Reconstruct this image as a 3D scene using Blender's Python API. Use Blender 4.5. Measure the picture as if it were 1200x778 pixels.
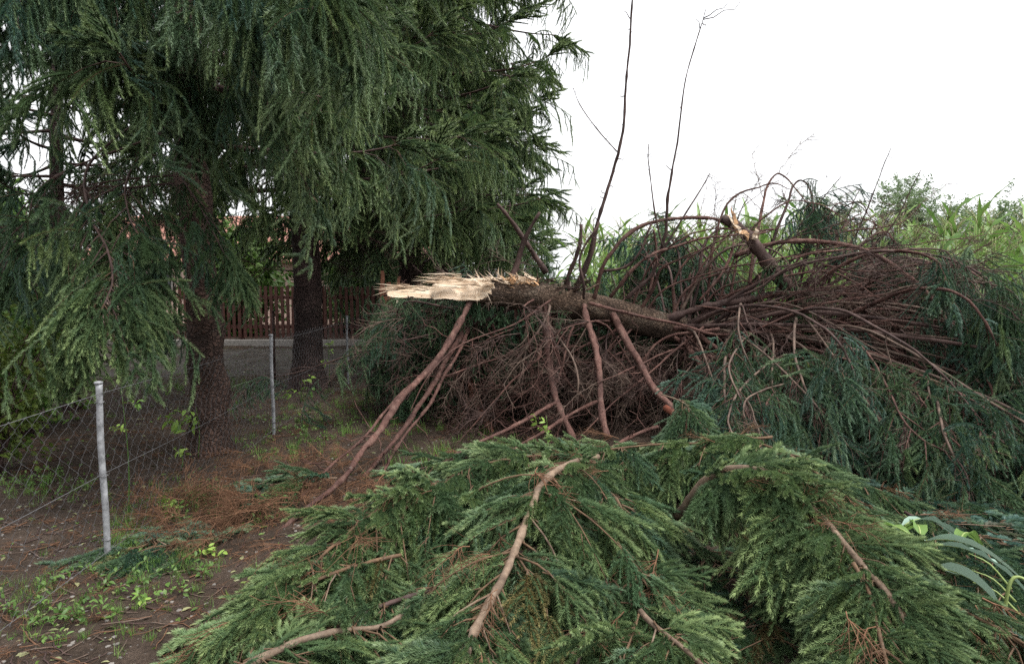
import bpy, math, random
import numpy as np
from mathutils import Vector, Matrix, Euler
from mathutils import noise as mnoise

# ------------------------------------------------------------------ scene, camera, sky, sun, exposure
for o in list(bpy.data.objects):
    bpy.data.objects.remove(o)
S = bpy.context.scene
COL = S.collection
R = math.radians
CAMZ, FPX, PITCH = 1.65, 780.0, math.atan(65 / 780.0)

cam = bpy.data.cameras.new('camera')
cam.sensor_width = 36.0
cam.lens = FPX / 1200 * 36.0
cam.clip_start, cam.clip_end = 0.05, 2000
cam_ob = bpy.data.objects.new('camera', cam)
COL.objects.link(cam_ob)
cam_ob.location = (0, 0, CAMZ)
cam_ob.rotation_euler = (math.pi / 2 - PITCH, 0, 0)
S.camera = cam_ob

SUN_EL, SUN_AZ = 64.0, 115.0          # overcast: high soft light from the camera's right
world = bpy.data.worlds.new('World')
S.world = world
world.use_nodes = True
wn, wl = world.node_tree.nodes, world.node_tree.links
wn.clear()
sky = wn.new('ShaderNodeTexSky')
sky.sky_type = 'NISHITA'
sky.sun_disc = False
sky.sun_elevation = R(SUN_EL)
sky.sun_rotation = R(SUN_AZ)
sky.dust_density = 6.0
sky.air_density = 1.2
hs = wn.new('ShaderNodeHueSaturation')
hs.inputs['Saturation'].default_value = 0.16
bg = wn.new('ShaderNodeBackground')
bg.inputs['Strength'].default_value = 0.15
wo = wn.new('ShaderNodeOutputWorld')
wl.new(sky.outputs[0], hs.inputs['Color'])
mxw = wn.new('ShaderNodeMixRGB')          # even cloud deck over the clear sky
mxw.inputs[0].default_value = 0.8
mxw.inputs[2].default_value = (3.0, 3.03, 3.09, 1)
wl.new(hs.outputs[0], mxw.inputs[1])
wl.new(mxw.outputs[0], bg.inputs['Color'])
wl.new(bg.outputs[0], wo.inputs['Surface'])

sl = bpy.data.lights.new('sun', 'SUN')
sl.energy, sl.angle, sl.color = 1.5, R(22), (1.0, 0.97, 0.93)
sun = bpy.data.objects.new('sun', sl)
COL.objects.link(sun)
# azimuth measured clockwise from +Y (sky texture convention)
sd = Vector((math.sin(R(SUN_AZ)) * math.cos(R(SUN_EL)), math.cos(R(SUN_AZ)) * math.cos(R(SUN_EL)), math.sin(R(SUN_EL))))
sun.rotation_euler = sd.to_track_quat('Z', 'Y').to_euler()

S.view_settings.view_transform = 'Standard'
S.view_settings.look = 'None'
S.view_settings.exposure = 1.75
S.view_settings.gamma = 1.0
S.render.engine = 'CYCLES'
S.cycles.use_denoising = False
S.cycles.max_bounces = 5
S.cycles.diffuse_bounces = 4
S.cycles.glossy_bounces = 2
S.cycles.transmission_bounces = 3
S.cycles.caustics_reflective = False
S.cycles.caustics_refractive = False


def at(px, py, d):
    """World point that lies d metres ahead, on the sight line of a photograph pixel (1200 x 778)."""
    x, y = (px - 600) / FPX, -(py - 389) / FPX
    c, s = math.cos(PITCH), math.sin(PITCH)
    wy, wz = c + y * s, -s + y * c
    k = d / wy
    return np.array([x * k, d, CAMZ + wz * k])


def gd(py):
    """Distance ahead at which the sight line of row py meets level ground."""
    y = -(py - 389) / FPX
    c, s = math.cos(PITCH), math.sin(PITCH)
    return CAMZ * (c + y * s) / (s - y * c)


def A(*tri):
    return [at(*t) for t in tri]


# ------------------------------------------------------------------ material helpers
class NT:
    def __init__(self, name):
        self.m = bpy.data.materials.new(name)
        self.m.use_nodes = True
        self.n, self.l = self.m.node_tree.nodes, self.m.node_tree.links
        self.b = self.n['Principled BSDF']

    def node(self, t, **kw):
        nd = self.n.new(t)
        for k, v in kw.items():
            if k in nd.inputs:
                nd.inputs[k].default_value = v
            else:
                setattr(nd, k, v)
        return nd

    def link(self, a, b):
        self.l.new(a, b)

    def coord(self, kind='Object'):
        return self.node('ShaderNodeTexCoord').outputs[kind]

    def noise(self, scale, detail=6.0, rough=0.6, vec=None, stretch=None):
        nz = self.node('ShaderNodeTexNoise')
        nz.inputs['Scale'].default_value = scale
        nz.inputs['Detail'].default_value = detail
        nz.inputs['Roughness'].default_value = rough
        v = vec if vec is not None else self.coord()
        if stretch:
            mp = self.node('ShaderNodeMapping')
            mp.inputs['Scale'].default_value = stretch
            self.link(v, mp.inputs['Vector'])
            v = mp.outputs[0]
        self.link(v, nz.inputs['Vector'])
        return nz.outputs['Fac']

    def ramp(self, fac, stops):
        r = self.node('ShaderNodeValToRGB')
        e = r.color_ramp.elements
        while len(e) < len(stops):
            e.new(0.5)
        for i, (p, c) in enumerate(stops):
            e[i].position = p
            e[i].color = (*c, 1) if len(c) == 3 else c
        self.link(fac, r.inputs['Fac'])
        return r.outputs['Color']

    def mix(self, fac, a, b, mode='MIX'):
        mx = self.node('ShaderNodeMixRGB', blend_type=mode)
        for sock, v in ((mx.inputs[0], fac), (mx.inputs[1], a), (mx.inputs[2], b)):
            if isinstance(v, (int, float)):
                sock.default_value = v
            elif isinstance(v, tuple):
                sock.default_value = (*v, 1)
            else:
                self.link(v, sock)
        return mx.outputs[0]

    def math(self, op, a, b=0.0, clamp=False):
        m = self.node('ShaderNodeMath', operation=op, use_clamp=clamp)
        for sock, v in ((m.inputs[0], a), (m.inputs[1], b)):
            if isinstance(v, (int, float)):
                sock.default_value = v
            else:
                self.link(v, sock)
        return m.outputs[0]

    def attr(self, name, inst=False):
        return self.node('ShaderNodeAttribute', attribute_name=name, attribute_type='INSTANCER' if inst else 'GEOMETRY')

    def bump(self, h, strength=0.5, dist=0.02):
        b = self.node('ShaderNodeBump')
        b.inputs['Strength'].default_value = strength
        b.inputs['Distance'].default_value = dist
        self.link(h, b.inputs['Height'])
        self.link(b.outputs[0], self.b.inputs['Normal'])

    def done(self, color=None, rough=0.7, spec=0.3):
        if color is not None:
            if isinstance(color, tuple):
                self.b.inputs['Base Color'].default_value = (*color, 1)
            else:
                self.link(color, self.b.inputs['Base Color'])
        self.b.inputs['Roughness'].default_value = rough
        self.b.inputs['Specular IOR Level'].default_value = spec
        return self.m

    def translucent(self, color, fac=0.25):
        t = self.node('ShaderNodeBsdfTranslucent')
        self.link(color, t.inputs['Color'])
        mx = self.node('ShaderNodeMixShader')
        mx.inputs[0].default_value = fac
        self.link(self.b.outputs[0], mx.inputs[1])
        self.link(t.outputs[0], mx.inputs[2])
        self.link(mx.outputs[0], self.n['Material Output'].inputs['Surface'])


def mat_needles():
    n = NT('spruce_needles')
    rnd = n.node('ShaderNodeObjectInfo').outputs['Random']
    tip = n.attr('tip').outputs['Fac']
    tint = n.attr('tint', True).outputs['Vector']
    sep = n.node('ShaderNodeSeparateXYZ')
    n.link(tint, sep.inputs[0])
    blue, young, dead = sep.outputs[0], sep.outputs[1], sep.outputs[2]
    base = n.ramp(rnd, [(0.0, (0.024, 0.056, 0.031)), (0.5, (0.068, 0.130, 0.052)), (1.0, (0.145, 0.205, 0.078))])
    base = n.mix(blue, base, (0.056, 0.122, 0.100))
    ty = n.math('MULTIPLY', tip, young, True)
    base = n.mix(ty, base, (0.230, 0.305, 0.120))
    dd = n.ramp(rnd, [(0.0, (0.13, 0.065, 0.026)), (1.0, (0.24, 0.13, 0.055))])
    base = n.mix(dead, base, dd)
    m = n.done(base, 0.5, 0.35)
    n.translucent(base, 0.10)
    return m


def mat_bark(name, cols, scale=9.0, bump=0.8, dist=0.02, stretch=(1, 1, 0.35), rough=0.8, flake=None):
    n = NT(name)
    f = n.noise(scale, 8, 0.65, stretch=stretch)
    f2 = n.noise(scale * 4.5, 5, 0.7)
    c = n.ramp(f, [(0.25 + 0.5 * i / max(1, len(cols) - 1), k) for i, k in enumerate(cols)])
    c = n.mix(0.35, c, n.ramp(f2, [(0.3, (0.25, 0.25, 0.25)), (0.7, (1, 1, 1))]), 'MULTIPLY')
    pt = n.ramp(n.noise(scale * .28, 5, .7), [(0.38, (0.55, 0.55, 0.57)), (0.62, (1.25, 1.22, 1.2))])
    c = n.mix(0.8, c, pt, 'MULTIPLY')
    c = n.mix(n.ramp(n.noise(scale * 1.7, 6, .75), [(0.60, (0, 0, 0)), (0.70, (.5, .5, .5))]), c, (0.17, 0.165, 0.14))
    if flake:
        v = n.node('ShaderNodeTexVoronoi', feature='DISTANCE_TO_EDGE')
        v.inputs['Scale'].default_value = flake
        wv = n.node('ShaderNodeTexNoise')
        wv.inputs['Scale'].default_value = 7.0
        wv.inputs['Detail'].default_value = 5.0
        n.link(n.coord(), wv.inputs['Vector'])
        n.link(n.mix(0.22, n.coord(), wv.outputs['Color'], 'ADD'), v.inputs['Vector'])
        e = n.ramp(v.outputs['Distance'], [(0.0, (0.45, 0.45, 0.45)), (0.16, (1, 1, 1))])
        c = n.mix(n.ramp(n.noise(2.5, 4, .6), [(0.35, (0.1, 0.1, 0.1)), (0.65, (0.8, 0.8, 0.8))]), c, n.mix(1.0, c, e, 'MULTIPLY'))
        h = n.math('ADD', n.math('MULTIPLY', n.math('MINIMUM', v.outputs['Distance'], 0.2), 3.0), f)
        n.bump(h, bump, dist)
    else:
        n.bump(n.math('ADD', f, n.math('MULTIPLY', f2, 0.6)), bump, dist)
    return n.done(c, rough, 0.25)


def mat_leaf(name, lo, hi, trans=0.3, rough=0.5):
    n = NT(name)
    rnd = n.node('ShaderNodeObjectInfo').outputs['Random']
    nz = n.noise(3.0, 3, 0.6)
    f = n.math('ADD', n.math('MULTIPLY', rnd, 0.6), n.math('MULTIPLY', nz, 0.5), True)
    c = n.ramp(f, [(0.15, lo), (0.85, hi)])
    m = n.done(c, rough, 0.35)
    n.translucent(c, trans)
    return m


def mat_plain(name, col, rough=0.6, var=0.25, scale=20.0, spec=0.3, bump=0.0, metal=0.0):
    n = NT(name)
    f = n.noise(scale, 5, 0.65)
    k = tuple(x * (1 - var) for x in col)
    k2 = tuple(min(1, x * (1 + var)) for x in col)
    c = n.ramp(f, [(0.3, k), (0.7, k2)])
    if bump:
        n.bump(f, bump, 0.005)
    n.b.inputs['Metallic'].default_value = metal
    return n.done(c, rough, spec)


M = {}
M['needle'] = mat_needles()
M['needle_base'] = mat_plain('needle_bases_inner_shade', (0.034, 0.058, 0.026), 0.9, 0.4, 60, 0.05)  # twig and needle bases, painted dark and matte for shade inside the brush
M['twig'] = mat_bark('twig_bark', [(0.07, 0.042, 0.025), (0.16, 0.10, 0.058)], 30, 0.2, 0.002)
M['limb_red'] = mat_bark('limb_bark_red', [(0.040, 0.019, 0.016), (0.112, 0.056, 0.045), (0.20, 0.125, 0.10)], 14, 1.0, 0.022)
M['limb_wet'] = mat_bark('limb_bark_wet_red', [(0.11, 0.035, 0.022), (0.21, 0.075, 0.048)], 14, 0.5, 0.005, rough=0.4)
M['limb_dark'] = mat_bark('limb_bark_dark', [(0.028, 0.016, 0.014), (0.075, 0.046, 0.040), (0.12, 0.085, 0.075)], 14, 0.6, 0.006)
M['limb_pale'] = mat_bark('limb_bark_pale', [(0.075, 0.050, 0.034), (0.175, 0.125, 0.088), (0.26, 0.20, 0.15)], 16, 0.7, 0.006)
M['dead_twig'] = mat_bark('dead_twig_bark', [(0.055, 0.038, 0.030), (0.19, 0.135, 0.105)], 22, 0.2, 0.002)
M['rust_twig'] = mat_bark('rust_twig_bark', [(0.09, 0.045, 0.025), (0.19, 0.10, 0.055)], 22, 0.2, 0.002)
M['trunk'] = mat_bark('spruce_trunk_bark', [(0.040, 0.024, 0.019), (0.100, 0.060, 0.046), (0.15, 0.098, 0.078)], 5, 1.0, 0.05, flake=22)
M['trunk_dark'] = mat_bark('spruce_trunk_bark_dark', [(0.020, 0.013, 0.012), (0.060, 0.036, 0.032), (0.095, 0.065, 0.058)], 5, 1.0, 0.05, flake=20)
M['trunk_fallen'] = mat_bark('fallen_trunk_bark', [(0.035, 0.022, 0.016), (0.115, 0.075, 0.050), (0.21, 0.17, 0.125)], 6, 1.0, 0.03, stretch=(0.6, 1, 1), flake=26)


def mat_wood():
    n = NT('torn_wood')
    f = n.noise(26, 6, 0.6, stretch=(0.05, 1, 1))
    g = n.noise(5, 4, 0.6)
    c = n.ramp(f, [(0.28, (0.30, 0.19, 0.11)), (0.42, (0.52, 0.39, 0.27)), (0.6, (0.64, 0.53, 0.41))])
    c = n.mix(n.ramp(g, [(0.6, (0, 0, 0)), (0.8, (.6, .6, .6))]), c, (0.58, 0.38, 0.19))
    n.bump(f, 0.8, 0.012)
    return n.done(c, 0.65, 0.3)


M['wood'] = mat_wood()
M['wood_orange'] = mat_plain('torn_wood_orange', (0.42, 0.25, 0.13), 0.7, 0.3, 30, bump=0.5)
M['inner_red'] = mat_plain('peeled_red_bark', (0.16, 0.065, 0.038), 0.7, 0.35, 18, bump=0.5)
M['leaf'] = mat_leaf('broad_leaf', (0.045, 0.10, 0.022), (0.12, 0.21, 0.045))
M['leaf_yellow'] = mat_leaf('broad_leaf_yellow', (0.055, 0.105, 0.020), (0.15, 0.20, 0.04))
M['leaf_lime'] = mat_leaf('fresh_leaf', (0.10, 0.22, 0.04), (0.24, 0.36, 0.07), 0.3)
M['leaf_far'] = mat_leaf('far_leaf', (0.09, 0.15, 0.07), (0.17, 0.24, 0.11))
M['maize'] = mat_leaf('maize_leaf', (0.07, 0.15, 0.035), (0.18, 0.29, 0.07), 0.35)
M['maize_pale'] = mat_leaf('maize_leaf_underside', (0.20, 0.30, 0.24), (0.30, 0.40, 0.32), 0.2)
M['maize_stalk'] = mat_leaf('maize_stalk', (0.17, 0.24, 0.07), (0.30, 0.36, 0.13), 0.1)
M['maize_tassel'] = mat_leaf('maize_tassel', (0.22, 0.22, 0.10), (0.34, 0.32, 0.16), 0.2)
M['grass'] = mat_leaf('grass_blade', (0.06, 0.14, 0.025), (0.15, 0.27, 0.05), 0.3)
M['leaf_fallen'] = mat_leaf('fallen_leaf', (0.10, 0.11, 0.05), (0.22, 0.22, 0.11), 0.1)
M['pebble'] = mat_leaf('pebble', (0.06, 0.055, 0.05), (0.17, 0.155, 0.14), 0.0, 0.8)
M['galv'] = mat_plain('weathered_post_paint', (0.21, 0.215, 0.225), 0.65, 0.55, 22, 0.4, 0.4)
M['wire'] = mat_plain('galvanised_wire', (0.11, 0.11, 0.115), 0.6, 0.3, 60, 0.4, 0.0, 0.2)
M['picket'] = mat_plain('red_brown_fence_stain', (0.075, 0.028, 0.020), 0.6, 0.4, 9, bump=0.4)
M['concrete'] = mat_plain('old_concrete', (0.26, 0.24, 0.22), 0.9, 0.3, 12, bump=0.5)
M['tile'] = mat_plain('clay_roof_tile', (0.33, 0.16, 0.125), 0.7, 0.3, 7, bump=0.3)
M['plaster'] = mat_plain('pale_plaster', (0.55, 0.40, 0.34), 0.9, 0.15, 4)
M['glass'] = mat_plain('window_glass', (0.03, 0.035, 0.04), 0.08, 0.1, 3, 0.6)


def mat_ground():
    n = NT('forest_floor')
    v = n.coord('Object')
    big = n.noise(0.55, 5, 0.6, v)
    mid = n.noise(4.0, 8, 0.7, v)
    fine = n.noise(55.0, 6, 0.75, v)
    c = n.ramp(mid, [(0.28, (0.026, 0.019, 0.014)), (0.48, (0.070, 0.050, 0.037)), (0.72, (0.135, 0.100, 0.078))])
    c = n.mix(n.ramp(big, [(0.42, (0, 0, 0)), (0.62, (0.8, 0.8, 0.8))]), c, (0.078, 0.056, 0.042))
    c = n.mix(0.75, c, n.ramp(fine, [(0.32, (0.28, 0.26, 0.25)), (0.55, (0.95, 0.95, 0.95)), (0.72, (1.6, 1.55, 1.5))]), 'MULTIPLY')
    sp = n.node('ShaderNodeTexVoronoi')
    sp.inputs['Scale'].default_value = 38
    n.link(v, sp.inputs['Vector'])
    dots = n.ramp(sp.outputs['Distance'], [(0.10, (1, 1, 1)), (0.2, (0, 0, 0))])
    dots = n.mix(n.ramp(n.noise(2.3, 3, 0.5, v), [(0.5, (0, 0, 0)), (0.62, (1, 1, 1))]), (0.0, 0.0, 0.0), dots)
    c = n.mix(dots, c, (0.22, 0.20, 0.185))
    n.bump(n.math('ADD', n.math('MULTIPLY', mid, 2.5), fine), 1.0, 0.04)
    return n.done(c, 0.9, 0.15)


def mat_gravel():
    n = NT('gravel_drive')
    v = n.coord('Object')
    f = n.noise(30, 6, 0.8, v)
    g = n.noise(1.6, 5, 0.65, v)
    c = n.ramp(f, [(0.3, (0.035, 0.030, 0.026)), (0.7, (0.135, 0.120, 0.105))])
    c = n.mix(n.ramp(g, [(0.45, (0, 0, 0)), (0.65, (0.9, 0.9, 0.9))]), c, (0.055, 0.045, 0.033))
    n.bump(f, 0.8, 0.02)
    return n.done(c, 0.9, 0.15)


M['ground'] = mat_ground()
M['gravel'] = mat_gravel()

# ------------------------------------------------------------------ mesh helpers
RNG = np.random.default_rng(11)


def unit(v):
    v = np.asarray(v, float)
    return v / (np.linalg.norm(v) + 1e-12)


def mesh_from(name, verts, faces, mats=(), mi=None, smooth=True):
    me = bpy.data.meshes.new(name)
    me.from_pydata([tuple(v) for v in verts], [], faces)
    for m in mats:
        me.materials.append(M[m] if isinstance(m, str) else m)
    if mi is not None:
        me.polygons.foreach_set('material_index', np.asarray(mi, np.int32))
    if smooth:
        me.polygons.foreach_set('use_smooth', np.ones(len(me.polygons), bool))
    me.update()
    return me


def put(name, me, parent=None, loc=None, rot=None, scale=None, **props):
    o = bpy.data.objects.new(name, me)
    COL.objects.link(o)
    if parent is not None:
        o.parent = parent
    if loc is not None:
        o.location = tuple(loc)
    if rot is not None:
        o.rotation_euler = rot
    if scale is not None:
        o.scale = (scale,) * 3 if isinstance(scale, (int, float)) else scale
    for k, v in props.items():
        o[k] = v
    return o


def thing(name, label, cat, loc=(0, 0, 0), group=None):
    o = put(name, None, loc=loc, label=label, category=cat)
    o.empty_display_size = 0.1
    if group:
        o['group'] = group
    return o


def smooth_path(pts, n):
    """Catmull-Rom through pts, n samples."""
    P = np.asarray(pts, float)
    if len(P) == 2:
        t = np.linspace(0, 1, n)[:, None]
        return P[0] * (1 - t) + P[1] * t
    E = np.vstack([2 * P[0] - P[1], P, 2 * P[-1] - P[-2]])
    u = np.linspace(0, len(P) - 1 - 1e-6, n)
    i = u.astype(int)
    t = (u - i)[:, None]
    a, b, c, d = E[i], E[i + 1], E[i + 2], E[i + 3]
    return 0.5 * (2 * b + (c - a) * t + (2 * a - 5 * b + 4 * c - d) * t ** 2 + (3 * b - a - 3 * c + d) * t ** 3)


def tube_arrays(path, rad, k=7, rough=0.0, seed=0, cap=True, off=0):
    path = np.asarray(path, float)
    n = len(path)
    rad = np.broadcast_to(np.asarray(rad, float), (n,))
    T = np.gradient(path, axis=0)
    T /= np.linalg.norm(T, axis=1)[:, None] + 1e-12
    up = np.array([0, 0, 1.0]) if abs(T[0][2]) < 0.9 else np.array([1.0, 0, 0])
    N = np.zeros_like(T)
    v = unit(np.cross(T[0], up))
    for i in range(n):
        v = unit(v - T[i] * np.dot(v, T[i]))
        N[i] = v
    B = np.cross(T, N)
    an = np.arange(k) * 2 * math.pi / k
    rr = rad[:, None] * np.ones((n, k))
    if rough:
        rg = np.random.default_rng(seed)
        rr = rr * (1 + rough * rg.standard_normal((n, k)) * 0.6 + rough * rg.standard_normal((n, 1)))
    V = path[:, None, :] + rr[:, :, None] * (np.cos(an)[None, :, None] * N[:, None, :] + np.sin(an)[None, :, None] * B[:, None, :])
    V = V.reshape(-1, 3)
    F = []
    for i in range(n - 1):
        for j in range(k):
            a, b = i * k + j, i * k + (j + 1) % k
            F.append((off + a, off + b, off + b + k, off + a + k))
    if cap:
        F.append(tuple(off + j for j in range(k - 1, -1, -1)))
        F.append(tuple(off + (n - 1) * k + j for j in range(k)))
    return V, F


def limb_mesh(name, pts, r0, r1, mat, k=8, wig=0.0, seed=0, step=0.06, rough=0.06, knots=True):
    rg = np.random.default_rng(seed)
    L = np.linalg.norm(np.diff(np.asarray(pts, float), axis=0), axis=1).sum()
    n = max(4, int(L / step))
    P = smooth_path(pts, n)
    if wig:
        P = P + wiggle(P, wig, rg)
    t = np.linspace(0, 1, n)
    rad = r0 + (r1 - r0) * t
    if knots and n > 10:
        for q in range(2, n - 2):
            if rg.random() < 0.12:
                rad[q] *= 1.18
    V, F = tube_arrays(P, rad, k, rough, seed)
    return mesh_from(name, V, F, [mat]), P


def wiggle(P, amp, rg):
    n = len(P)
    w = rg.standard_normal((n, 3))
    ker = np.ones(7) / 7
    for c in range(3):
        w[:, c] = np.convolve(np.pad(w[:, c], 6, mode='edge'), np.convolve(ker, ker), 'valid')[:n]
    w *= amp * 2.2
    f = np.minimum(1, np.arange(n) / max(1, n * 0.2))[:, None]
    return w * f


def frame_euler(X, Zup):
    """Euler XYZ angles for frames whose local +X is X and local +Z is near Zup. Arrays (n,3)."""
    X = X / (np.linalg.norm(X, axis=1)[:, None] + 1e-12)
    Y = np.cross(Zup, X)
    ny = np.linalg.norm(Y, axis=1)
    bad = ny < 1e-4
    if bad.any():
        Y[bad] = np.cross(np.array([0.3, 1, 0.2]), X[bad])
        ny = np.linalg.norm(Y, axis=1)
    Y = Y / ny[:, None]
    Z = np.cross(X, Y)
    sy = np.sqrt(X[:, 0] ** 2 + X[:, 1] ** 2)
    ex = np.arctan2(Y[:, 2], Z[:, 2])
    ey = np.arctan2(-X[:, 2], sy)
    ez = np.arctan2(X[:, 1], X[:, 0])
    return np.stack([ex, ey, ez], 1)


# ------------------------------------------------------------------ plant kits: small meshes that foliage is made of
def needles_on(P, dens, nl, nw, rg, up_bias=0.35, lo=0.0, ang=(42, 68)):
    """Thin single-triangle needles around a twig path."""
    seg = np.linalg.norm(np.diff(P, axis=0), axis=1)
    s = np.concatenate([[0], np.cumsum(seg)])
    L = s[-1]
    n = max(3, int(L * dens * (1 - lo)))
    u = np.sort(rg.uniform(lo * L, L, n))
    base = np.stack([np.interp(u, s, P[:, c]) for c in range(3)], 1)
    Tg = np.gradient(P, axis=0)
    T = np.stack([np.interp(u, s, Tg[:, c]) for c in range(3)], 1)
    T /= np.linalg.norm(T, axis=1)[:, None] + 1e-12
    rv = rg.standard_normal((n, 3))
    rv[:, 2] += up_bias * 2
    rv -= T * (rv * T).sum(1)[:, None]
    rv /= np.linalg.norm(rv, axis=1)[:, None] + 1e-12
    t = u / L
    a = np.radians(rg.uniform(ang[0], ang[1], n)) * (1 - 0.45 * np.clip((t - 0.8) / 0.2, 0, 1))
    D = np.cos(a)[:, None] * T + np.sin(a)[:, None] * rv
    ln = nl * rg.uniform(0.75, 1.15, n)
    side = np.cross(D, rv + 0.2 * rg.standard_normal((n, 3)))
    side /= np.linalg.norm(side, axis=1)[:, None] + 1e-12
    V = np.stack([base - side * nw / 2, base + side * nw / 2, base + D * ln[:, None]], 1).reshape(-1, 3)
    return V, np.repeat(t, 3)


def brush_core(K, P, r, rg):
    n = len(P)
    t = np.linspace(0, 1, n)
    rad = r * np.minimum(1, .35 + t * 5) * (1 - .75 * t ** 3)
    V, F = tube_arrays(P, rad, 6, .22, int(rg.integers(1e6)), cap=True)
    K.add(V, F, 2, 0.0)


class Kit:
    """One small mesh of needles and stems, kept out of the scene, drawn many times by foliage objects."""

    def __init__(self):
        self.V, self.F, self.mi, self.tip, self.n = [], [], [], [], 0

    def add(self, V, F, mi, tip=0.0):
        self.V.append(np.asarray(V, float))
        self.F += [tuple(i + self.n for i in f) for f in F]
        self.mi += [mi] * len(F)
        self.tip.append(np.broadcast_to(np.asarray(tip, float), (len(V),)))
        self.n += len(V)

    def tris(self, V, mi, tip):
        k = len(V) // 3
        self.add(V, [(3 * i, 3 * i + 1, 3 * i + 2) for i in range(k)], mi, tip)

    def build(self, name, mats, smooth=True):
        me = mesh_from(name, np.vstack(self.V), self.F, mats, self.mi, smooth)
        at_ = me.attributes.new('tip', 'FLOAT', 'POINT')
        at_.data.foreach_set('value', np.concatenate(self.tip).astype(np.float32))
        return bpy.data.objects.new(name, me)


def kit_lush(seed, L=0.28, dens=2000, nl=0.0200, nw=0.0027, stem='twig', droop=0.18, width=0.135):
    """A flat spray: an axis with alternate finger-like twigs, each a dense brush of needles."""
    rg = np.random.default_rng(seed)
    K = Kit()
    n = 9
    t = np.linspace(0, 1, n)
    bend = rg.uniform(-0.05, 0.05)
    P = np.stack([t * L, bend * t ** 2, -droop * L * t ** 2 + rg.uniform(-.004, .004, n)], 1)
    V, F = tube_arrays(P, np.linspace(0.0030, 0.0014, n), 4, cap=False)
    K.add(V, F, 1)
    brush_core(K, P[3:], nl * .27, rg)
    V, tp = needles_on(P, dens, nl, nw, rg, lo=.12)
    K.tris(V, 0, tp)
    u, sd = 0.10, 1
    while u < 0.92:
        ln = width * (1 - 0.6 * u) * rg.uniform(0.65, 1.15)
        a = R(rg.uniform(32, 55))
        p0 = np.array([np.interp(u, t, P[:, c]) for c in range(3)])
        d = np.array([math.cos(a), sd * math.sin(a), rg.uniform(-0.3, 0.15)])
        q = np.linspace(0, 1, 7)[:, None]
        Q = p0 + d * ln * q + np.array([0.25 * ln, -sd * 0.15 * ln, -rg.uniform(0.1, 0.5) * ln]) * q ** 2
        V, F = tube_arrays(Q, np.linspace(0.0018, 0.0009, 7), 3, cap=False)
        K.add(V, F, 1)
        brush_core(K, Q, nl * .27, rg)
        V, tp = needles_on(Q, dens, nl, nw, rg, lo=.05)
        K.tris(V, 0, tp)
        if ln > 0.11 and rg.random() < .6:
            s2 = rg.choice([-1, 1])
            l2 = ln * rg.uniform(0.35, 0.55)
            b = R(rg.uniform(32, 45)) * s2
            dq = unit(Q[4] - Q[1])
            dd = np.array([dq[0] * math.cos(b) - dq[1] * math.sin(b), dq[0] * math.sin(b) + dq[1] * math.cos(b), dq[2] - 0.15])
            W = Q[2] + dd * l2 * np.linspace(0, 1, 4)[:, None]
            brush_core(K, W, nl * .27, rg)
            V, tp = needles_on(W, dens, nl, nw, rg)
            K.tris(V, 0, tp)
        sd = -sd
        u += rg.uniform(0.075, 0.105) * 0.30 / L
    return K.build('lush_spray_%d' % seed, ['needle', stem, 'needle_base'])


def kit_hang(seed, L=0.34, dens=1700, nl=0.0175, nw=0.0024, hang=(0.12, 0.34)):
    rg = np.random.default_rng(seed)
    K = Kit()
    n = 9
    t = np.linspace(0, 1, n)
    P = np.stack([t * L, rg.uniform(-.05, .05) * t ** 2, -0.35 * L * t ** 2], 1)
    V, F = tube_arrays(P, np.linspace(0.003, 0.0012, n), 4, cap=False)
    K.add(V, F, 1)
    V, tp = needles_on(P, dens, nl, nw, rg)
    K.tris(V, 0, tp)
    for u in np.arange(0.08, 1.0, 0.14):
        ln = rg.uniform(*hang) * (1 - 0.35 * abs(u - 0.55))
        sd = rg.choice([-1, 1])
        p0 = np.array([np.interp(u, t, P[:, c]) for c in range(3)])
        q = np.linspace(0, 1, 8)[:, None]
        out = np.array([rg.uniform(0.1, 0.5), sd * rg.uniform(0.15, 0.5), 0.0])
        Q = p0 + out * ln * (q - 0.45 * q ** 2) + np.array([0, 0, -1.0]) * ln * (0.25 * q + 0.72 * q ** 1.6)
        Q[:, :2] += 0.012 * np.cumsum(rg.standard_normal((8, 2)), 0) * 0.35
        V, F = tube_arrays(Q, np.linspace(0.0018, 0.0009, 8), 3, cap=False)
        K.add(V, F, 1)
        brush_core(K, Q, nl * .20, rg)
        V, tp = needles_on(Q, dens, nl, nw, rg, 0.05, lo=0.06, ang=(38, 62))
        K.tris(V, 0, tp)
        for _ in range(rg.integers(0, 3)):
            w0 = Q[rg.integers(2, 6)]
            dd = unit(np.array([rg.normal(0, .5), rg.normal(0, .5), -1.0]))
            W = w0 + dd * rg.uniform(0.06, 0.15) * np.linspace(0, 1, 4)[:, None]
            V, tp = needles_on(W, dens, nl, nw, rg, 0.05)
            K.tris(V, 0, tp)
    return K.build('hanging_spray_%d' % seed, ['needle', 'twig', 'needle_base'])


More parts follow.
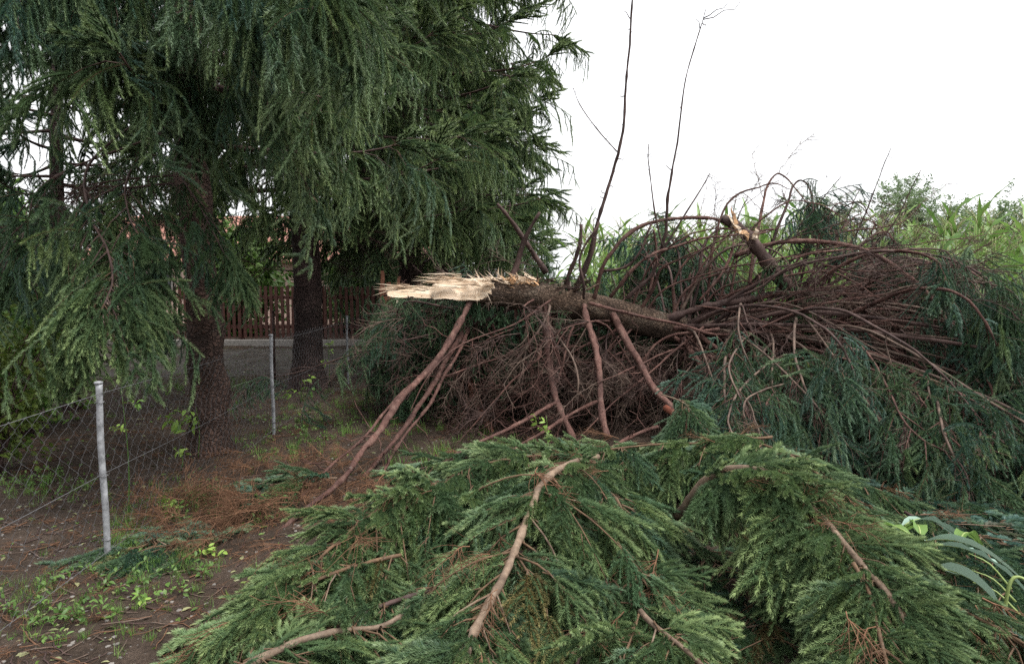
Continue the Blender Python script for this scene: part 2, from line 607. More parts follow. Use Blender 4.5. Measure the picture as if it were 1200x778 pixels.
def kit_bare(seed, L=0.75, mat='dead_twig', droop=0.5, nside=17, curl=0.6):
    """Dead needleless twigs: a thin axis with curving side twigs."""
    rg = np.random.default_rng(seed)
    K = Kit()
    n = 10
    t = np.linspace(0, 1, n)
    P = np.stack([t * L, np.cumsum(rg.normal(0, .012, n)), -droop * L * t ** 2 + np.cumsum(rg.normal(0, .010, n))], 1)
    V, F = tube_arrays(P, np.linspace(0.0065, 0.0025, n), 4, cap=False)
    K.add(V, F, 0)
    for i in range(nside):
        u = rg.uniform(0.1, 1.0)
        ln = rg.uniform(0.15, 0.42) * (1.1 - 0.5 * u)
        p0 = np.array([np.interp(u, t, P[:, c]) for c in range(3)])
        d = unit(np.array([rg.uniform(0.3, 1), rg.normal(0, .8), rg.normal(-0.25, .5)]))
        c2 = rg.normal(0, curl, 3) * ln + np.array([0, 0, -0.35 * ln])
        q = np.linspace(0, 1, 6)[:, None]
        Q = p0 + d * ln * q + c2 * q ** 2 * 0.5
        V, F = tube_arrays(Q, np.linspace(0.0038, 0.0018, 6), 3, cap=False)
        K.add(V, F, 0)
        for _ in range(rg.integers(0, 4)):
            w0 = Q[rg.integers(1, 5)]
            dd = unit(d + rg.normal(0, .8, 3))
            W = w0 + dd * rg.uniform(0.05, 0.16) * np.linspace(0, 1, 3)[:, None]
            V, F = tube_arrays(W, np.linspace(0.0024, 0.0013, 3), 3, cap=False)
            K.add(V, F, 0)
    return K.build('bare_twigs_%d' % seed, [mat])


def leaf_blade(L, W, fold=0.25, droop=0.3, n=4):
    """Pointed leaf along +X, folded on its midrib."""
    t = np.linspace(0, 1, n + 1)
    w = W * np.sin(np.pi * np.clip(t * 0.92 + 0.06, 0, 1)) ** 0.8
    w[0], w[-1] = W * 0.08, 0.0008
    z = -droop * L * t ** 2
    V = []
    for i in range(n + 1):
        V += [(t[i] * L, -w[i] / 2, z[i] + fold * w[i] / 2), (t[i] * L, 0, z[i]), (t[i] * L, w[i] / 2, z[i] + fold * w[i] / 2)]
    F = []
    for i in range(n):
        a = 3 * i
        F += [(a, a + 1, a + 4, a + 3), (a + 1, a + 2, a + 5, a + 4)]
    return np.array(V), F


def place(V, pos, x, up):
    e = frame_euler(np.array([x], float), np.array([up], float))[0]
    m = np.array(Euler(e).to_matrix())
    return V @ m.T + np.asarray(pos)


def kit_leaves(seed, nleaf=14, size=0.07, spread=0.22, mat='leaf', stem='twig'):
    rg = np.random.default_rng(seed)
    K = Kit()
    P = np.stack([np.linspace(0, spread * 1.5, 6), np.cumsum(rg.normal(0, .01, 6)), np.cumsum(rg.normal(0, .012, 6))], 1)
    V, F = tube_arrays(P, np.linspace(0.003, 0.001, 6), 3, cap=False)
    K.add(V, F, 1)
    for i in range(nleaf):
        u = rg.uniform(0.15, 1)
        p0 = np.array([np.interp(u, np.linspace(0, 1, 6), P[:, c]) for c in range(3)]) + rg.normal(0, spread * 0.16, 3)
        V, F = leaf_blade(size * rg.uniform(.7, 1.2), size * rg.uniform(.4, .55), rg.uniform(.1, .5), rg.uniform(.1, .6), 3)
        d = unit(np.array([rg.uniform(0, 1), rg.normal(0, .8), rg.normal(-0.1, .4)]))
        K.add(place(V, p0, d, rg.normal(0, .4, 3) + np.array([0, 0, 1])), F, 0, rg.random())
    return K.build('leaf_twig_%d' % seed, [mat, stem])


def kit_grass(seed, n=16, h=(0.06, 0.16), mat='grass'):
    rg = np.random.default_rng(seed)
    K = Kit()
    for i in range(n):
        H = rg.uniform(*h)
        az = rg.uniform(0, 6.283)
        lean = rg.uniform(0.15, 0.9)
        w = rg.uniform(0.0025, 0.006)
        o = np.array([math.cos(az), math.sin(az), 0])
        sd = np.array([-o[1], o[0], 0])
        b = rg.normal(0, .025, 3) * np.array([1, 1, 0])
        V = []
        for t in (0, .35, .7, 1):
            c = b + o * H * lean * t ** 1.7 + np.array([0, 0, H * (t - 0.3 * lean * t ** 2)])
            V += [c - sd * w * (1 - t * .95) / 2, c + sd * w * (1 - t * .95) / 2]
        K.add(V, [(0, 1, 3, 2), (2, 3, 5, 4), (4, 5, 7, 6)], 0)
    return K.build('grass_tuft_%d' % seed, [mat])


def kit_single_leaf(seed, mat):
    rg = np.random.default_rng(seed)
    K = Kit()
    V, F = leaf_blade(0.07, 0.034, rg.uniform(.2, .7), rg.uniform(-.4, .4), 3)
    V[:, 2] += 0.006
    K.add(V, F, 0)
    return K.build('fallen_leaf_%d' % seed, [mat])


def kit_pebble(seed):
    import bmesh
    rg = random.Random(seed)
    bm = bmesh.new()
    bmesh.ops.create_icosphere(bm, subdivisions=1, radius=0.012)
    for v in bm.verts:
        v.co *= rg.uniform(.7, 1.25)
        v.co.z *= .6
    me = bpy.data.meshes.new('pebble')
    bm.to_mesh(me)
    bm.free()
    me.materials.append(M['pebble'])
    return bpy.data.objects.new('pebble_%d' % seed, me)


def kit_stick(seed, mat):
    rg = np.random.default_rng(seed)
    K = Kit()
    P = np.stack([np.linspace(-.07, .07, 5), np.cumsum(rg.normal(0, .01, 5)), 0.004 + np.abs(rg.normal(0, .003, 5))], 1)
    V, F = tube_arrays(P, np.linspace(.0032, .0015, 5), 4)
    K.add(V, F, 0)
    return K.build('stick_%d' % seed, [mat])


KITS = {
    'lush': [kit_lush(s) for s in (1, 2, 3, 4)] + [kit_lush(5, 0.22, width=0.12), kit_lush(6, 0.38, width=0.19)],
    'hang': [kit_hang(s) for s in (11, 12, 13, 14)],
    'hangl': [kit_hang(s, 0.30, 1600, 0.0185, 0.0025, (0.3, 0.62)) for s in (15, 16, 17)],
    'bare': [kit_bare(21), kit_bare(22, mat='limb_dark'), kit_bare(23, mat='limb_red'), kit_bare(24, .9, droop=.2, nside=13), kit_bare(25, .6, 'limb_dark'), kit_bare(29, .85, 'limb_red', .25, 12)],
    'rust': [kit_bare(s, 0.5, 'rust_twig', 0.15, 20, 0.4) for s in (26, 27, 28)],
    'leaf': [kit_leaves(s) for s in (31, 32, 33)],
    'leafy': [kit_leaves(s, 12, 0.075, 0.2, 'leaf_yellow') for s in (34, 35)],
    'leafbig': [kit_leaves(s, 30, 0.22, 0.7, 'leaf') for s in (36, 37)],
    'leaffar': [kit_leaves(s, 42, 0.26, 1.0, 'leaf_far') for s in (38, 39, 40)],
    'lime': [kit_leaves(s, 9, 0.085, 0.16, 'leaf_lime') for s in (41, 42)],
    'grass': [kit_grass(s) for s in (51, 52, 53)],
    'litter': [kit_single_leaf(61, 'leaf_fallen'), kit_single_leaf(62, 'leaf_fallen'), kit_single_leaf(63, 'leaf_yellow'), kit_single_leaf(69, 'leaf')],
    'pebble': [kit_pebble(s) for s in (64, 65, 66)],
    'stick': [kit_stick(67, 'dead_twig'), kit_stick(68, 'rust_twig'), kit_stick(70, 'limb_dark')],
}


def make_group(key):
    ng = bpy.data.node_groups.new('draw_' + key, 'GeometryNodeTree')
    ng.interface.new_socket('Geometry', in_out='INPUT', socket_type='NodeSocketGeometry')
    ng.interface.new_socket('Geometry', in_out='OUTPUT', socket_type='NodeSocketGeometry')
    N, Lk = ng.nodes, ng.links
    gi, go = N.new('NodeGroupInput'), N.new('NodeGroupOutput')
    jn = N.new('GeometryNodeJoinGeometry')
    for ob in KITS[key]:
        oi = N.new('GeometryNodeObjectInfo')
        oi.inputs['Object'].default_value = ob
        g2 = N.new('GeometryNodeGeometryToInstance')
        Lk.new(oi.outputs['Geometry'], g2.inputs[0])
        Lk.new(g2.outputs[0], jn.inputs[0])
    ip = N.new('GeometryNodeInstanceOnPoints')
    ip.inputs['Pick Instance'].default_value = True

    def named(nm, dt):
        a = N.new('GeometryNodeInputNamedAttribute')
        a.data_type = dt
        a.inputs['Name'].default_value = nm
        return [s for s in a.outputs if s.enabled and s.name == 'Attribute'][0]
    e2r = N.new('FunctionNodeEulerToRotation')
    Lk.new(named('rot', 'FLOAT_VECTOR'), e2r.inputs[0])
    Lk.new(gi.outputs[0], ip.inputs['Points'])
    Lk.new(jn.outputs[0], ip.inputs['Instance'])
    Lk.new(named('idx', 'INT'), ip.inputs['Instance Index'])
    Lk.new(e2r.outputs[0], ip.inputs['Rotation'])
    Lk.new(named('scl', 'FLOAT'), ip.inputs['Scale'])
    Lk.new(ip.outputs[0], go.inputs[0])
    return ng


GROUPS = {}
N_INST = [0]


class Scatter:
    """Gathers positions, directions, sizes and tints for one foliage object."""

    def __init__(self):
        self.p, self.x, self.u, self.s, self.t = [], [], [], [], []

    def add(self, p, x, u, s, t=(0, 0, 0)):
        self.p.append(p); self.x.append(x); self.u.append(u); self.s.append(s); self.t.append(t)

    def build(self, name, kit, parent=None, seed=0, **props):
        n = len(self.p)
        if n == 0:
            return None
        N_INST[0] += n
        rg = np.random.default_rng(seed + 5)
        me = bpy.data.meshes.new(name)
        me.vertices.add(n)
        me.vertices.foreach_set('co', np.asarray(self.p, np.float32).ravel())

        def attr(nm, ty, key, arr):
            me.attributes.new(nm, ty, 'POINT').data.foreach_set(key, np.ascontiguousarray(arr).ravel())
        attr('rot', 'FLOAT_VECTOR', 'vector', frame_euler(np.asarray(self.x, float), np.asarray(self.u, float)).astype(np.float32))
        attr('scl', 'FLOAT', 'value', np.asarray(self.s, np.float32))
        attr('idx', 'INT', 'value', rg.integers(0, len(KITS[kit]), n).astype(np.int32))
        attr('tint', 'FLOAT_VECTOR', 'vector', np.asarray(self.t, np.float32))
        for m in KITS[kit][0].data.materials:
            me.materials.append(m)
        o = put(name, me, parent, **props)
        if 'kind' not in props:
            o['kind'] = 'stuff'
        if kit not in GROUPS:
            GROUPS[kit] = make_group(kit)
        md = o.modifiers.new('draw', 'NODES')
        md.node_group = GROUPS[kit]
        return o


UP = np.array([0, 0, 1.0])


def interp_path(P, t):
    x = t * (len(P) - 1)
    i = min(int(x), len(P) - 2)
    f = x - i
    return P[i] * (1 - f) + P[i + 1] * f, unit(P[i + 1] - P[i])


# ------------------------------------------------------------------ ground
def ground_z(x, y):
    return 0.035 * mnoise.noise((x * 0.9, y * 0.9, 0.0)) + 0.015 * mnoise.noise((x * 3.1, y * 3.1, 4.0))


def build_ground():
    xs = np.concatenate([[-300, -120, -60, -30, -18], np.linspace(-12, 12, 121), [18, 30, 60, 120, 300]])
    ys = np.concatenate([[-60, -20, -6], np.linspace(-1, 18, 96), [24, 34, 60, 120, 400]])
    V = [(x, y, ground_z(x, y) if (abs(x) <= 12 and -1 <= y <= 18) else 0.0) for y in ys for x in xs]
    nx = len(xs)
    F = [(j * nx + i, j * nx + i + 1, (j + 1) * nx + i + 1, (j + 1) * nx + i) for j in range(len(ys) - 1) for i in range(nx - 1)]
    put('ground', mesh_from('ground', V, F, ['ground']), kind='structure', label='bare brown earth with needle litter, pebbles and fallen leaves')


build_ground()


def build_path():
    V, F = [], []
    xs = np.linspace(-16, -2.9, 40)
    for i, x in enumerate(xs):
        y0 = 10.8 + 0.25 * math.sin(x * 1.3) + 0.1 * math.sin(x * 4)
        y1 = 15.2 + 0.1 * math.sin(x * 2.1)
        for q in range(6):
            y = y0 + (y1 - y0) * q / 5
            V.append((x, y, 0.062 if 0 < q < 5 else 0.0))
    for i in range(len(xs) - 1):
        for q in range(5):
            a = i * 6 + q
            F.append((a, a + 6, a + 7, a + 1))
    put('path', mesh_from('path', V, F, ['gravel']), kind='structure', label='grey gravel path in front of the picket fence')


build_path()


# ------------------------------------------------------------------ spruces
def spruce_limb_path(p0, az, length, sag, tipup, rg, n=14):
    t = np.linspace(0, 1, n)
    out = np.array([math.cos(az), math.sin(az), 0])
    side = np.array([-out[1], out[0], 0])
    z = -sag * length * (t ** 1.3) + tipup * length * t ** 4
    P = p0 + out * (length * (t - 0.08 * t ** 2))[:, None] + UP * z[:, None] + side * (rg.normal(0, 0.06) * length * t ** 2)[:, None]
    return P


def clothe(P, sc, sch, rg, length, start=0.25, bl=(0.3, 0.75), gap=0.2, sgap=0.13, scale=1.0, hang=0.5, tint=(0, 0, 0), limbs=None, droop=0.5, endspray=True):
    """Put side branchlets and needle sprays along a limb path. sc: flat sprays, sch: hanging sprays."""
    nb = max(2, int(length * (1 - start) / gap))
    for i in range(nb):
        t = start + (1 - start) * (i + rg.random()) / nb
        p, d = interp_path(P, min(t, .999))
        h = unit(np.cross(d, UP))
        sd = 1 if i % 2 else -1
        ln = rg.uniform(*bl) * (1 - 0.55 * t) * (0.6 + 0.4 * min(1, length / 2))
        bd = unit(d * rg.uniform(0.5, 1.0) + sd * h * rg.uniform(0.6, 1.0) + UP * rg.uniform(-0.25, 0.12))
        nq = max(3, int(ln / sgap) + 1)
        q = np.linspace(0, 1, nq)
        Q = p + bd * (ln * q)[:, None] - UP * (droop * ln * q ** 2)[:, None]
        if limbs is not None and ln > 0.2:
            limbs.append(Q)
        for k in range(nq):
            dd = unit(Q[min(k + 1, nq - 1)] - Q[max(k - 1, 0)])
            tt = (np.clip(tint[0] + rg.normal(0, .25), 0, 1), np.clip(tint[1] + rg.normal(0, .2), 0, 1), tint[2])
            if rg.random() < hang:
                xd = unit(dd * np.array([1, 1, .3]) + rg.normal(0, .35, 3))
                sch.add(Q[k], xd, UP + rg.normal(0, .1, 3), scale * rg.uniform(.75, 1.25), tt)
            else:
                s2 = 1 if rg.random() < .5 else -1
                xd = unit(dd + s2 * np.cross(dd, UP) * rg.uniform(0, .8) + UP * rg.uniform(-.5, .1))
                sc.add(Q[k], xd, UP + rg.normal(0, .25, 3), scale * rg.uniform(.75, 1.25), tt)
    if endspray:
        p, d = interp_path(P, .99)
        for _ in range(3):
            sc.add(p - d * rg.uniform(0, .1), unit(d + rg.normal(0, .25, 3)), UP, scale * rg.uniform(.9, 1.3), (tint[0], min(1, tint[1] + .1), tint[2]))


def trunk_mesh(name, h, r0, r1, mat, seed, flare=0.35, lumps=0.05, k=20, bend=0.05):
    rg = np.random.default_rng(seed)
    n = int(h / 0.09)
    z = np.linspace(-0.08, h, n)
    P = np.stack([bend * np.sin(z * 0.9 + seed), bend * np.cos(z * 0.7 + seed) - bend, z], 1)
    rad = r0 + (r1 - r0) * np.clip(z / h, 0, 1)
    rad = rad * (1 + flare * np.exp(-np.clip(z, 0, None) / 0.22))
    V, F = tube_arrays(P, rad, k)
    for v in V:
        a = math.atan2(v[1], v[0])
        c = np.array([np.interp(v[2], P[:, 2], P[:, 0]), np.interp(v[2], P[:, 2], P[:, 1]), v[2]])
        rv = v - c
        f = 1 + lumps * 2.0 * mnoise.noise((math.cos(a) * 1.6, math.sin(a) * 1.6, v[2] * 3.4 + seed)) + lumps * mnoise.noise((math.cos(a) * 5, math.sin(a) * 5, v[2] * 9))
        if v[2] < 0.4:
            f += 0.16 * (0.4 - v[2]) * math.sin(a * 5 + seed)
        v[:] = c + rv * f
    return mesh_from(name, V, F, [mat])


def twig_bundle(name, paths, r, mat, parent):
    VV, FF, n = [], [], 0
    for Q in paths:
        V, F = tube_arrays(Q, np.linspace(r, r * .45, len(Q)), 4, cap=False, off=n)
        VV.append(V); FF += F; n += len(V)
    if VV:
        put(name, mesh_from(name, np.vstack(VV), FF, [mat]), parent, kind='stuff')


def spruce(label, loc, h, r, seed, zlow, rad, nlimb, mat='trunk', group='standing spruces along the fence', scale=1.0, hang=0.55, dead=14,
           tint=(0.3, 0.2, 0), gap=0.2, extra=None, avoid=None, zmax=None, flare=.35, lumps=.05, sgap=0.13, sagr=(.05, .22)):
    rg = np.random.default_rng(seed)
    root = thing('spruce_tree', label, 'tree', loc, group)
    put('trunk', trunk_mesh('trunk', zmax or h, r, r * (1 - (zmax or h) / h * 0.9) + .01, mat, seed, flare, lumps), root)
    sc, sch, bare, tw = Scatter(), Scatter(), Scatter(), []
    loc = np.array(loc)
    for i in range(nlimb):
        f = (i + rg.random()) / nlimb
        z = zlow + ((zmax or h) * 0.97 - zlow) * f
        az = i * 2.399 + rg.normal(0, .3)
        length = rad(z) * rg.uniform(0.75, 1.1)
        if avoid and avoid(az % (2 * math.pi), z, length):
            continue
        p0 = np.array([0, 0, z])
        sag = rg.uniform(*sagr) if z < h * .55 else rg.uniform(-.1, .15)
        P = spruce_limb_path(p0, az, length, sag, rg.uniform(0.05, .22), rg)
        me, _ = limb_mesh('limb', P, 0.012 + 0.010 * length, 0.006, 'limb_dark', 6, seed=seed * 100 + i, step=0.15)
        put('limb', me, root)
        clothe(P, sc, sch, rg, length, start=rg.uniform(.18, .35), gap=gap, scale=scale, hang=hang, tint=tint, limbs=tw, sgap=sgap)
    for i in range(dead):
        z = rg.uniform(1.5, zlow + 1.6)
        az = rg.uniform(0, 6.283)
        P = spruce_limb_path(np.array([0, 0, z]), az, rg.uniform(.5, 1.7), rg.uniform(-.1, .3), 0, rg, 8)
        me, _ = limb_mesh('dead_limb', P, 0.012, 0.004, 'limb_dark', 5, seed=i, step=.15)
        put('dead_limb', me, root)
        for q in range(5):
            p, d = interp_path(P, rg.uniform(.3, 1) * .99)
            bare.add(p, unit(d + rg.normal(0, .5, 3)), UP, rg.uniform(.5, 1.0))
    if extra:
        extra(root, loc, sc, sch, bare, tw, rg)
    twig_bundle('twigs', tw, 0.006, 'limb_dark', root)
    sc.build('foliage', 'lush', root, seed)
    sch.build('hanging_foliage', 'hang', root, seed)
    bare.build('dead_twigs', 'bare', root, seed)
    return root


def bough_on(root, loc, pts, r0, r1, sc, sch, tw, rg, mat='limb_dark', **kw):
    P = [np.asarray(p) - loc for p in pts]
    me, path = limb_mesh('limb', P, r0, r1, mat, 7, wig=.01, seed=int(rg.integers(1e6)))
    put('limb', me, root)
    L = np.linalg.norm(np.diff(path, axis=0), axis=1).sum()
    clothe(path, sc, sch, rg, L, limbs=tw, **kw)
    return path


def near_spruce_extra(root, loc, sc, sch, bare, tw, rg):
    hl = Scatter()
    # curtain hanging from a bough that reaches towards the viewer
    for pts, n, sc_, tt in (
        (A((236, -110, 6.0), (280, -60, 5.0), (335, -25, 4.3), (385, 0, 4.0)), 46, 1.05, (.25, .25, 0)),
        (A((225, -80, 6.1), (250, -50, 5.2), (285, -20, 4.6), (320, 20, 4.4)), 40, 1.0, (.5, .15, 0)),
        (A((225, -60, 6.1), (170, -50, 5.4), (130, -20, 5.0), (95, 10, 4.8)), 44, .95, (.6, .05, 0)),
        (A((225, 20, 6.1), (175, 20, 5.6), (150, 40, 5.3), (140, 70, 5.2)), 24, .9, (.2, .1, 0)),
        (A((225, -30, 6.1), (120, -60, 5.2), (60, -30, 4.7), (15, 0, 4.5)), 30, .9, (.6, .1, 0)),
        (A((238, 30, 6.1), (225, 45, 5.7), (214, 70, 5.45), (205, 100, 5.35)), 26, .7, (.4, .1, 0)),
        (A((240, 90, 6.1), (250, 100, 5.8), (240, 120, 5.6), (225, 150, 5.5)), 20, .55, (.3, .15, 0)),
        (A((235, 60, 6.1), (270, 70, 5.5), (300, 95, 5.1), (325, 125, 5.0)), 24, .7, (.2, .35, 0)),
        (A((240, 100, 6.1), (300, 110, 5.6), (345, 110, 5.3), (380, 118, 5.2)), 22, .6, (.25, .5, 0)),
    ):
        path = bough_on(root, loc, pts, .035, .010, sc, sch, tw, rg, start=.3, gap=.26, scale=1.25, hang=.6, tint=tt, bl=(.25, .55), sgap=.2)
        for i in range(int(n * .7)):
            p, d = interp_path(path, rg.uniform(.25, .99))
            hl.add(p + rg.normal(0, .05, 3), unit(d * np.array([1, 1, .2]) + rg.normal(0, .5, 3)), UP, sc_ * 1.25 * rg.uniform(.8, 1.2), (tt[0], max(0, tt[1] + .35 + rg.normal(0, .15)), 0))
    hl.build('long_hanging_foliage', 'hangl', root, 3)
    # the low bright bough on the fence side, drooping in a fan
    P = bough_on(root, loc, A((190, 120, 6.0), (108, 190, 5.4), (106, 250, 5.0), (124, 296, 4.7), (132, 330, 4.5), (118, 366, 4.35)), .012, .005, sc, sch, tw, rg,
                 'limb_dark', start=.3, gap=.07, scale=1.3, hang=.12, sgap=.17, tint=(.1, .65, 0), bl=(.25, .55), droop=.65)
    for i in range(16):
        p, d = interp_path(P, rg.uniform(.25, .8))
        bare.add(p, unit(d + rg.normal(0, .35, 3) - UP * .5), UP, rg.uniform(.35, .6))
    bough_on(root, loc, A((200, 140, 6.0), (150, 200, 5.3), (150, 245, 5.0), (165, 280, 4.8)), .010, .004, sc, sch, tw, rg,
             'limb_dark', start=.25, gap=.12, scale=1.2, hang=.3, sgap=.17, tint=(.25, .2, 0), bl=(.3, .6), droop=.65)
    bough_on(root, loc, A((205, 150, 6.0), (60, 210, 5.6), (30, 270, 5.2), (15, 310, 5.0)), .010, .004, sc, sch, tw, rg,
             'limb_dark', start=.2, gap=.13, scale=1.2, hang=.4, sgap=.18, tint=(.35, .12, 0), bl=(.3, .6), droop=.65)
    # small bough in front of the trunk
    P = bough_on(root, loc, A((228, 170, 6.1), (205, 190, 5.8), (232, 240, 5.6), (258, 290, 5.45), (270, 310, 5.4)), .009, .004, sc, sch, tw, rg,
                 'limb_dark', start=.3, gap=.08, scale=1.0, hang=.1, tint=(.2, .3, 0), bl=(.2, .4), droop=.6)
    for i in range(8):
        p, d = interp_path(P, rg.uniform(.1, .6))
        bare.add(p, unit(d + rg.normal(0, .3, 3) - UP * .6), UP, rg.uniform(.35, .6))


GZ = lambda x, y: ground_z(x, y)
t1 = at(243, 530, 6.25)
spruce('large spruce with a thick knotted trunk close behind the chain-link fence', (t1[0], 6.25, 0), 15, .158, 7, 2.75,
       lambda z: 2.4 * (1 - z / 17), 30, 'trunk', tint=(.35, .55, 0), extra=near_spruce_extra, zmax=8,
       flare=.3, lumps=.17, gap=.27, scale=1.45, hang=.6, sgap=.19, dead=6)
t2 = at(360, 453, 9.8)
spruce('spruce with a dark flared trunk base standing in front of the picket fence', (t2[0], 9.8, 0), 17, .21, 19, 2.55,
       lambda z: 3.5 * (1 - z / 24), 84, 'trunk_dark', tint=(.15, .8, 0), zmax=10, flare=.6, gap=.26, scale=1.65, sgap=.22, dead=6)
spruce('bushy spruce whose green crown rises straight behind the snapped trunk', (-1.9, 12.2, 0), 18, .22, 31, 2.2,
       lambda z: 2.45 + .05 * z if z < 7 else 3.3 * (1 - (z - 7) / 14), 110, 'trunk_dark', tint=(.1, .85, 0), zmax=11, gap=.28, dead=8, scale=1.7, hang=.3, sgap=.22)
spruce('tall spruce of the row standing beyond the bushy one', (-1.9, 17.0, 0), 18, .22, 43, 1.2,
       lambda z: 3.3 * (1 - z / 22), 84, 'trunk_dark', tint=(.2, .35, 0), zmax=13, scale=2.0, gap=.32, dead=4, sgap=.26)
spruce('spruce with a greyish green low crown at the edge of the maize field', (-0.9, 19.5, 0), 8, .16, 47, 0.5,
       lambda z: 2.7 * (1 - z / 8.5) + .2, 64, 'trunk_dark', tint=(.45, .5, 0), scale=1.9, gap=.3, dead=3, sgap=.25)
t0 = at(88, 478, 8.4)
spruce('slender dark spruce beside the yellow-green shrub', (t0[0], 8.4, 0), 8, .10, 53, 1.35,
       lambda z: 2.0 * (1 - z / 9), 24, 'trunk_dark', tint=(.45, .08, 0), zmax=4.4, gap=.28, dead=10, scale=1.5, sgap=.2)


# ------------------------------------------------------------------ the snapped spruce
fallen = thing('fallen_spruce', 'snapped spruce lying on its side with a torn pale break and bare red limbs', 'fallen tree', (0.6, 7.2, 0))
FL = np.array(fallen.location)


def fl(pts):
    return [np.asarray(p) - FL for p in pts]


TR = A((452, 337, 7.0), (520, 336, 7.05), (585, 342, 7.1), (650, 352, 7.15), (720, 367, 7.25), (800, 388, 7.4), (880, 402, 7.6), (960, 412, 7.85), (1060, 430, 8.2), (1150, 450, 8.6))


def fallen_trunk():
    n, k = 190, 28
    P = smooth_path(fl(TR), n)
    t = np.linspace(0, 1, n)
    rad = np.interp(t, [0, .1, .3, .5, .75, 1], [.125, .140, .160, .158, .12, .03])
    T = np.gradient(P, axis=0)
    T /= np.linalg.norm(T, axis=1)[:, None]
    V, isw = [], []
    rg = np.random.default_rng(3)
    nrm = unit([0.0, -0.80, 0.60])
    # how far the cut plane lies from the axis along the split; +rad means nothing is cut
    cs = np.array([0, .012, .03, .06, .085, .09, .11, .13, .14, .165, .185, .205, .215, .225])
    cv = np.array([-.1235, -.120, -.120, -.121, -.119, -.075, -.045, -.030, -.055, -.01, .015, .09, .2, .4])
    for i in range(n):
        c = P[i]
        up = unit(np.cross(T[i], np.cross(UP, T[i])))
        sd = unit(np.cross(T[i], up))
        cut = np.interp(t[i], cs, cv)
        for j in range(k):
            a = 2 * math.pi * j / k
            f = 1 + .05 * mnoise.noise((t[i] * 14, math.cos(a) * 1.5, math.sin(a) * 1.5)) + .03 * mnoise.noise((t[i] * 60, math.cos(a) * 4, math.sin(a) * 4))
            rv = rad[i] * f * (math.cos(a) * up + math.sin(a) * sd)
            d = np.dot(rv, nrm)
            jag = (.006 if t[i] < .086 else .022 if t[i] < .17 else .05) * mnoise.noise((t[i] * 55, rv[0] * 3, np.dot(rv, np.cross(nrm, T[i])) * 26)) + (.003 if t[i] < .086 else .012) * mnoise.noise((t[i] * 20, np.dot(rv, np.cross(nrm, T[i])) * 55, 2))
            lim = cut + jag + (.035 * mnoise.noise((t[i] * 38, 5, 5)) if .088 < t[i] < .2 else 0)
            w = d > lim and t[i] < .225
            if w:
                tan = np.cross(nrm, T[i])
                rr_ = np.linalg.norm(rv)
                q_ = np.dot(rv, tan) * math.sqrt(max(.0004, rr_ ** 2 - min(lim, rr_) ** 2)) / rr_
                rv = nrm * lim + tan * q_ + T[i] * (.02 * mnoise.noise((t[i] * 40, q_ * 30, 7)) if t[i] > .01 else .05 * mnoise.noise((1, q_ * 40, 3)))
            V.append(c + rv)
            isw.append(w)
    F, mi = [], []
    for i in range(n - 1):
        for j in range(k):
            a, b = i * k + j, i * k + (j + 1) % k
            q = (a, b, b + k, a + k)
            F.append(q)
            mi.append(1 if sum(isw[x] for x in q) >= 3 else 0)
    F.append(tuple(range(k - 1, -1, -1))); mi.append(1)
    F.append(tuple((n - 1) * k + j for j in range(k))); mi.append(0)
    tr = put('trunk', mesh_from('trunk', V, F, ['trunk_fallen', 'wood'], mi), fallen)
    return tr, P


trunk_o, TP = fallen_trunk()


def splinter(p, d, L, w, th, mat, parent, seed, blunt=.8):
    """A tapering, ragged wedge of torn wood."""
    rg = np.random.default_rng(seed)
    d = unit(d)
    s = unit(np.cross(d, [0.1, -.9, .5]))
    u = np.cross(s, d)
    n = 7
    V = []
    for i in range(n):
        t = i / (n - 1)
        ww = (w * (1 - t) ** blunt if blunt > .3 else w * (1 - .55 * t)) * rg.uniform(.6, 1.3) + .002
        hh = th * (1 - t * .8)
        c = p + d * L * t + s * rg.normal(0, w * .08) + u * rg.normal(0, th * .2)
        V += [c - s * ww / 2 - u * hh / 2, c + s * ww / 2 - u * hh / 2, c + s * ww / 2 + u * hh / 2, c - s * ww / 2 + u * hh / 2]
    F = [(0, 3, 2, 1), tuple(4 * (n - 1) + q for q in range(4))]
    for i in range(n - 1):
        for q in range(4):
            a, b = 4 * i + q, 4 * i + (q + 1) % 4
            F.append((a, b, b + 4, a + 4))
    put('splinter', mesh_from('splinter', V, F, [mat], smooth=False), parent)


rg = np.random.default_rng(77)
def sliver(p, d, L, w, V, F):
    d = unit(d)
    sd = unit(np.cross(d, rg.normal(0, 1, 3)))
    u = np.cross(sd, d)
    n0 = len(V)
    m = p + d * L * .5 + u * rg.normal(0, L * .05)
    V += [p - sd * w / 2, p + sd * w / 2, p + u * w * .6, m - sd * w * .4, m + sd * w * .4, m + u * w * .45, p + d * L + sd * rg.normal(0, w * .3)]
    F += [(n0, n0 + 1, n0 + 4, n0 + 3), (n0 + 1, n0 + 2, n0 + 5, n0 + 4), (n0 + 2, n0, n0 + 3, n0 + 5), (n0 + 3, n0 + 4, n0 + 6), (n0 + 4, n0 + 5, n0 + 6), (n0 + 5, n0 + 3, n0 + 6)]


def fibres(name, mat, items, parent):
    V, F = [], []
    for it in items:
        sliver(*it, V, F)
    put(name, mesh_from(name, V, F, [mat], smooth=False), parent, kind='stuff')


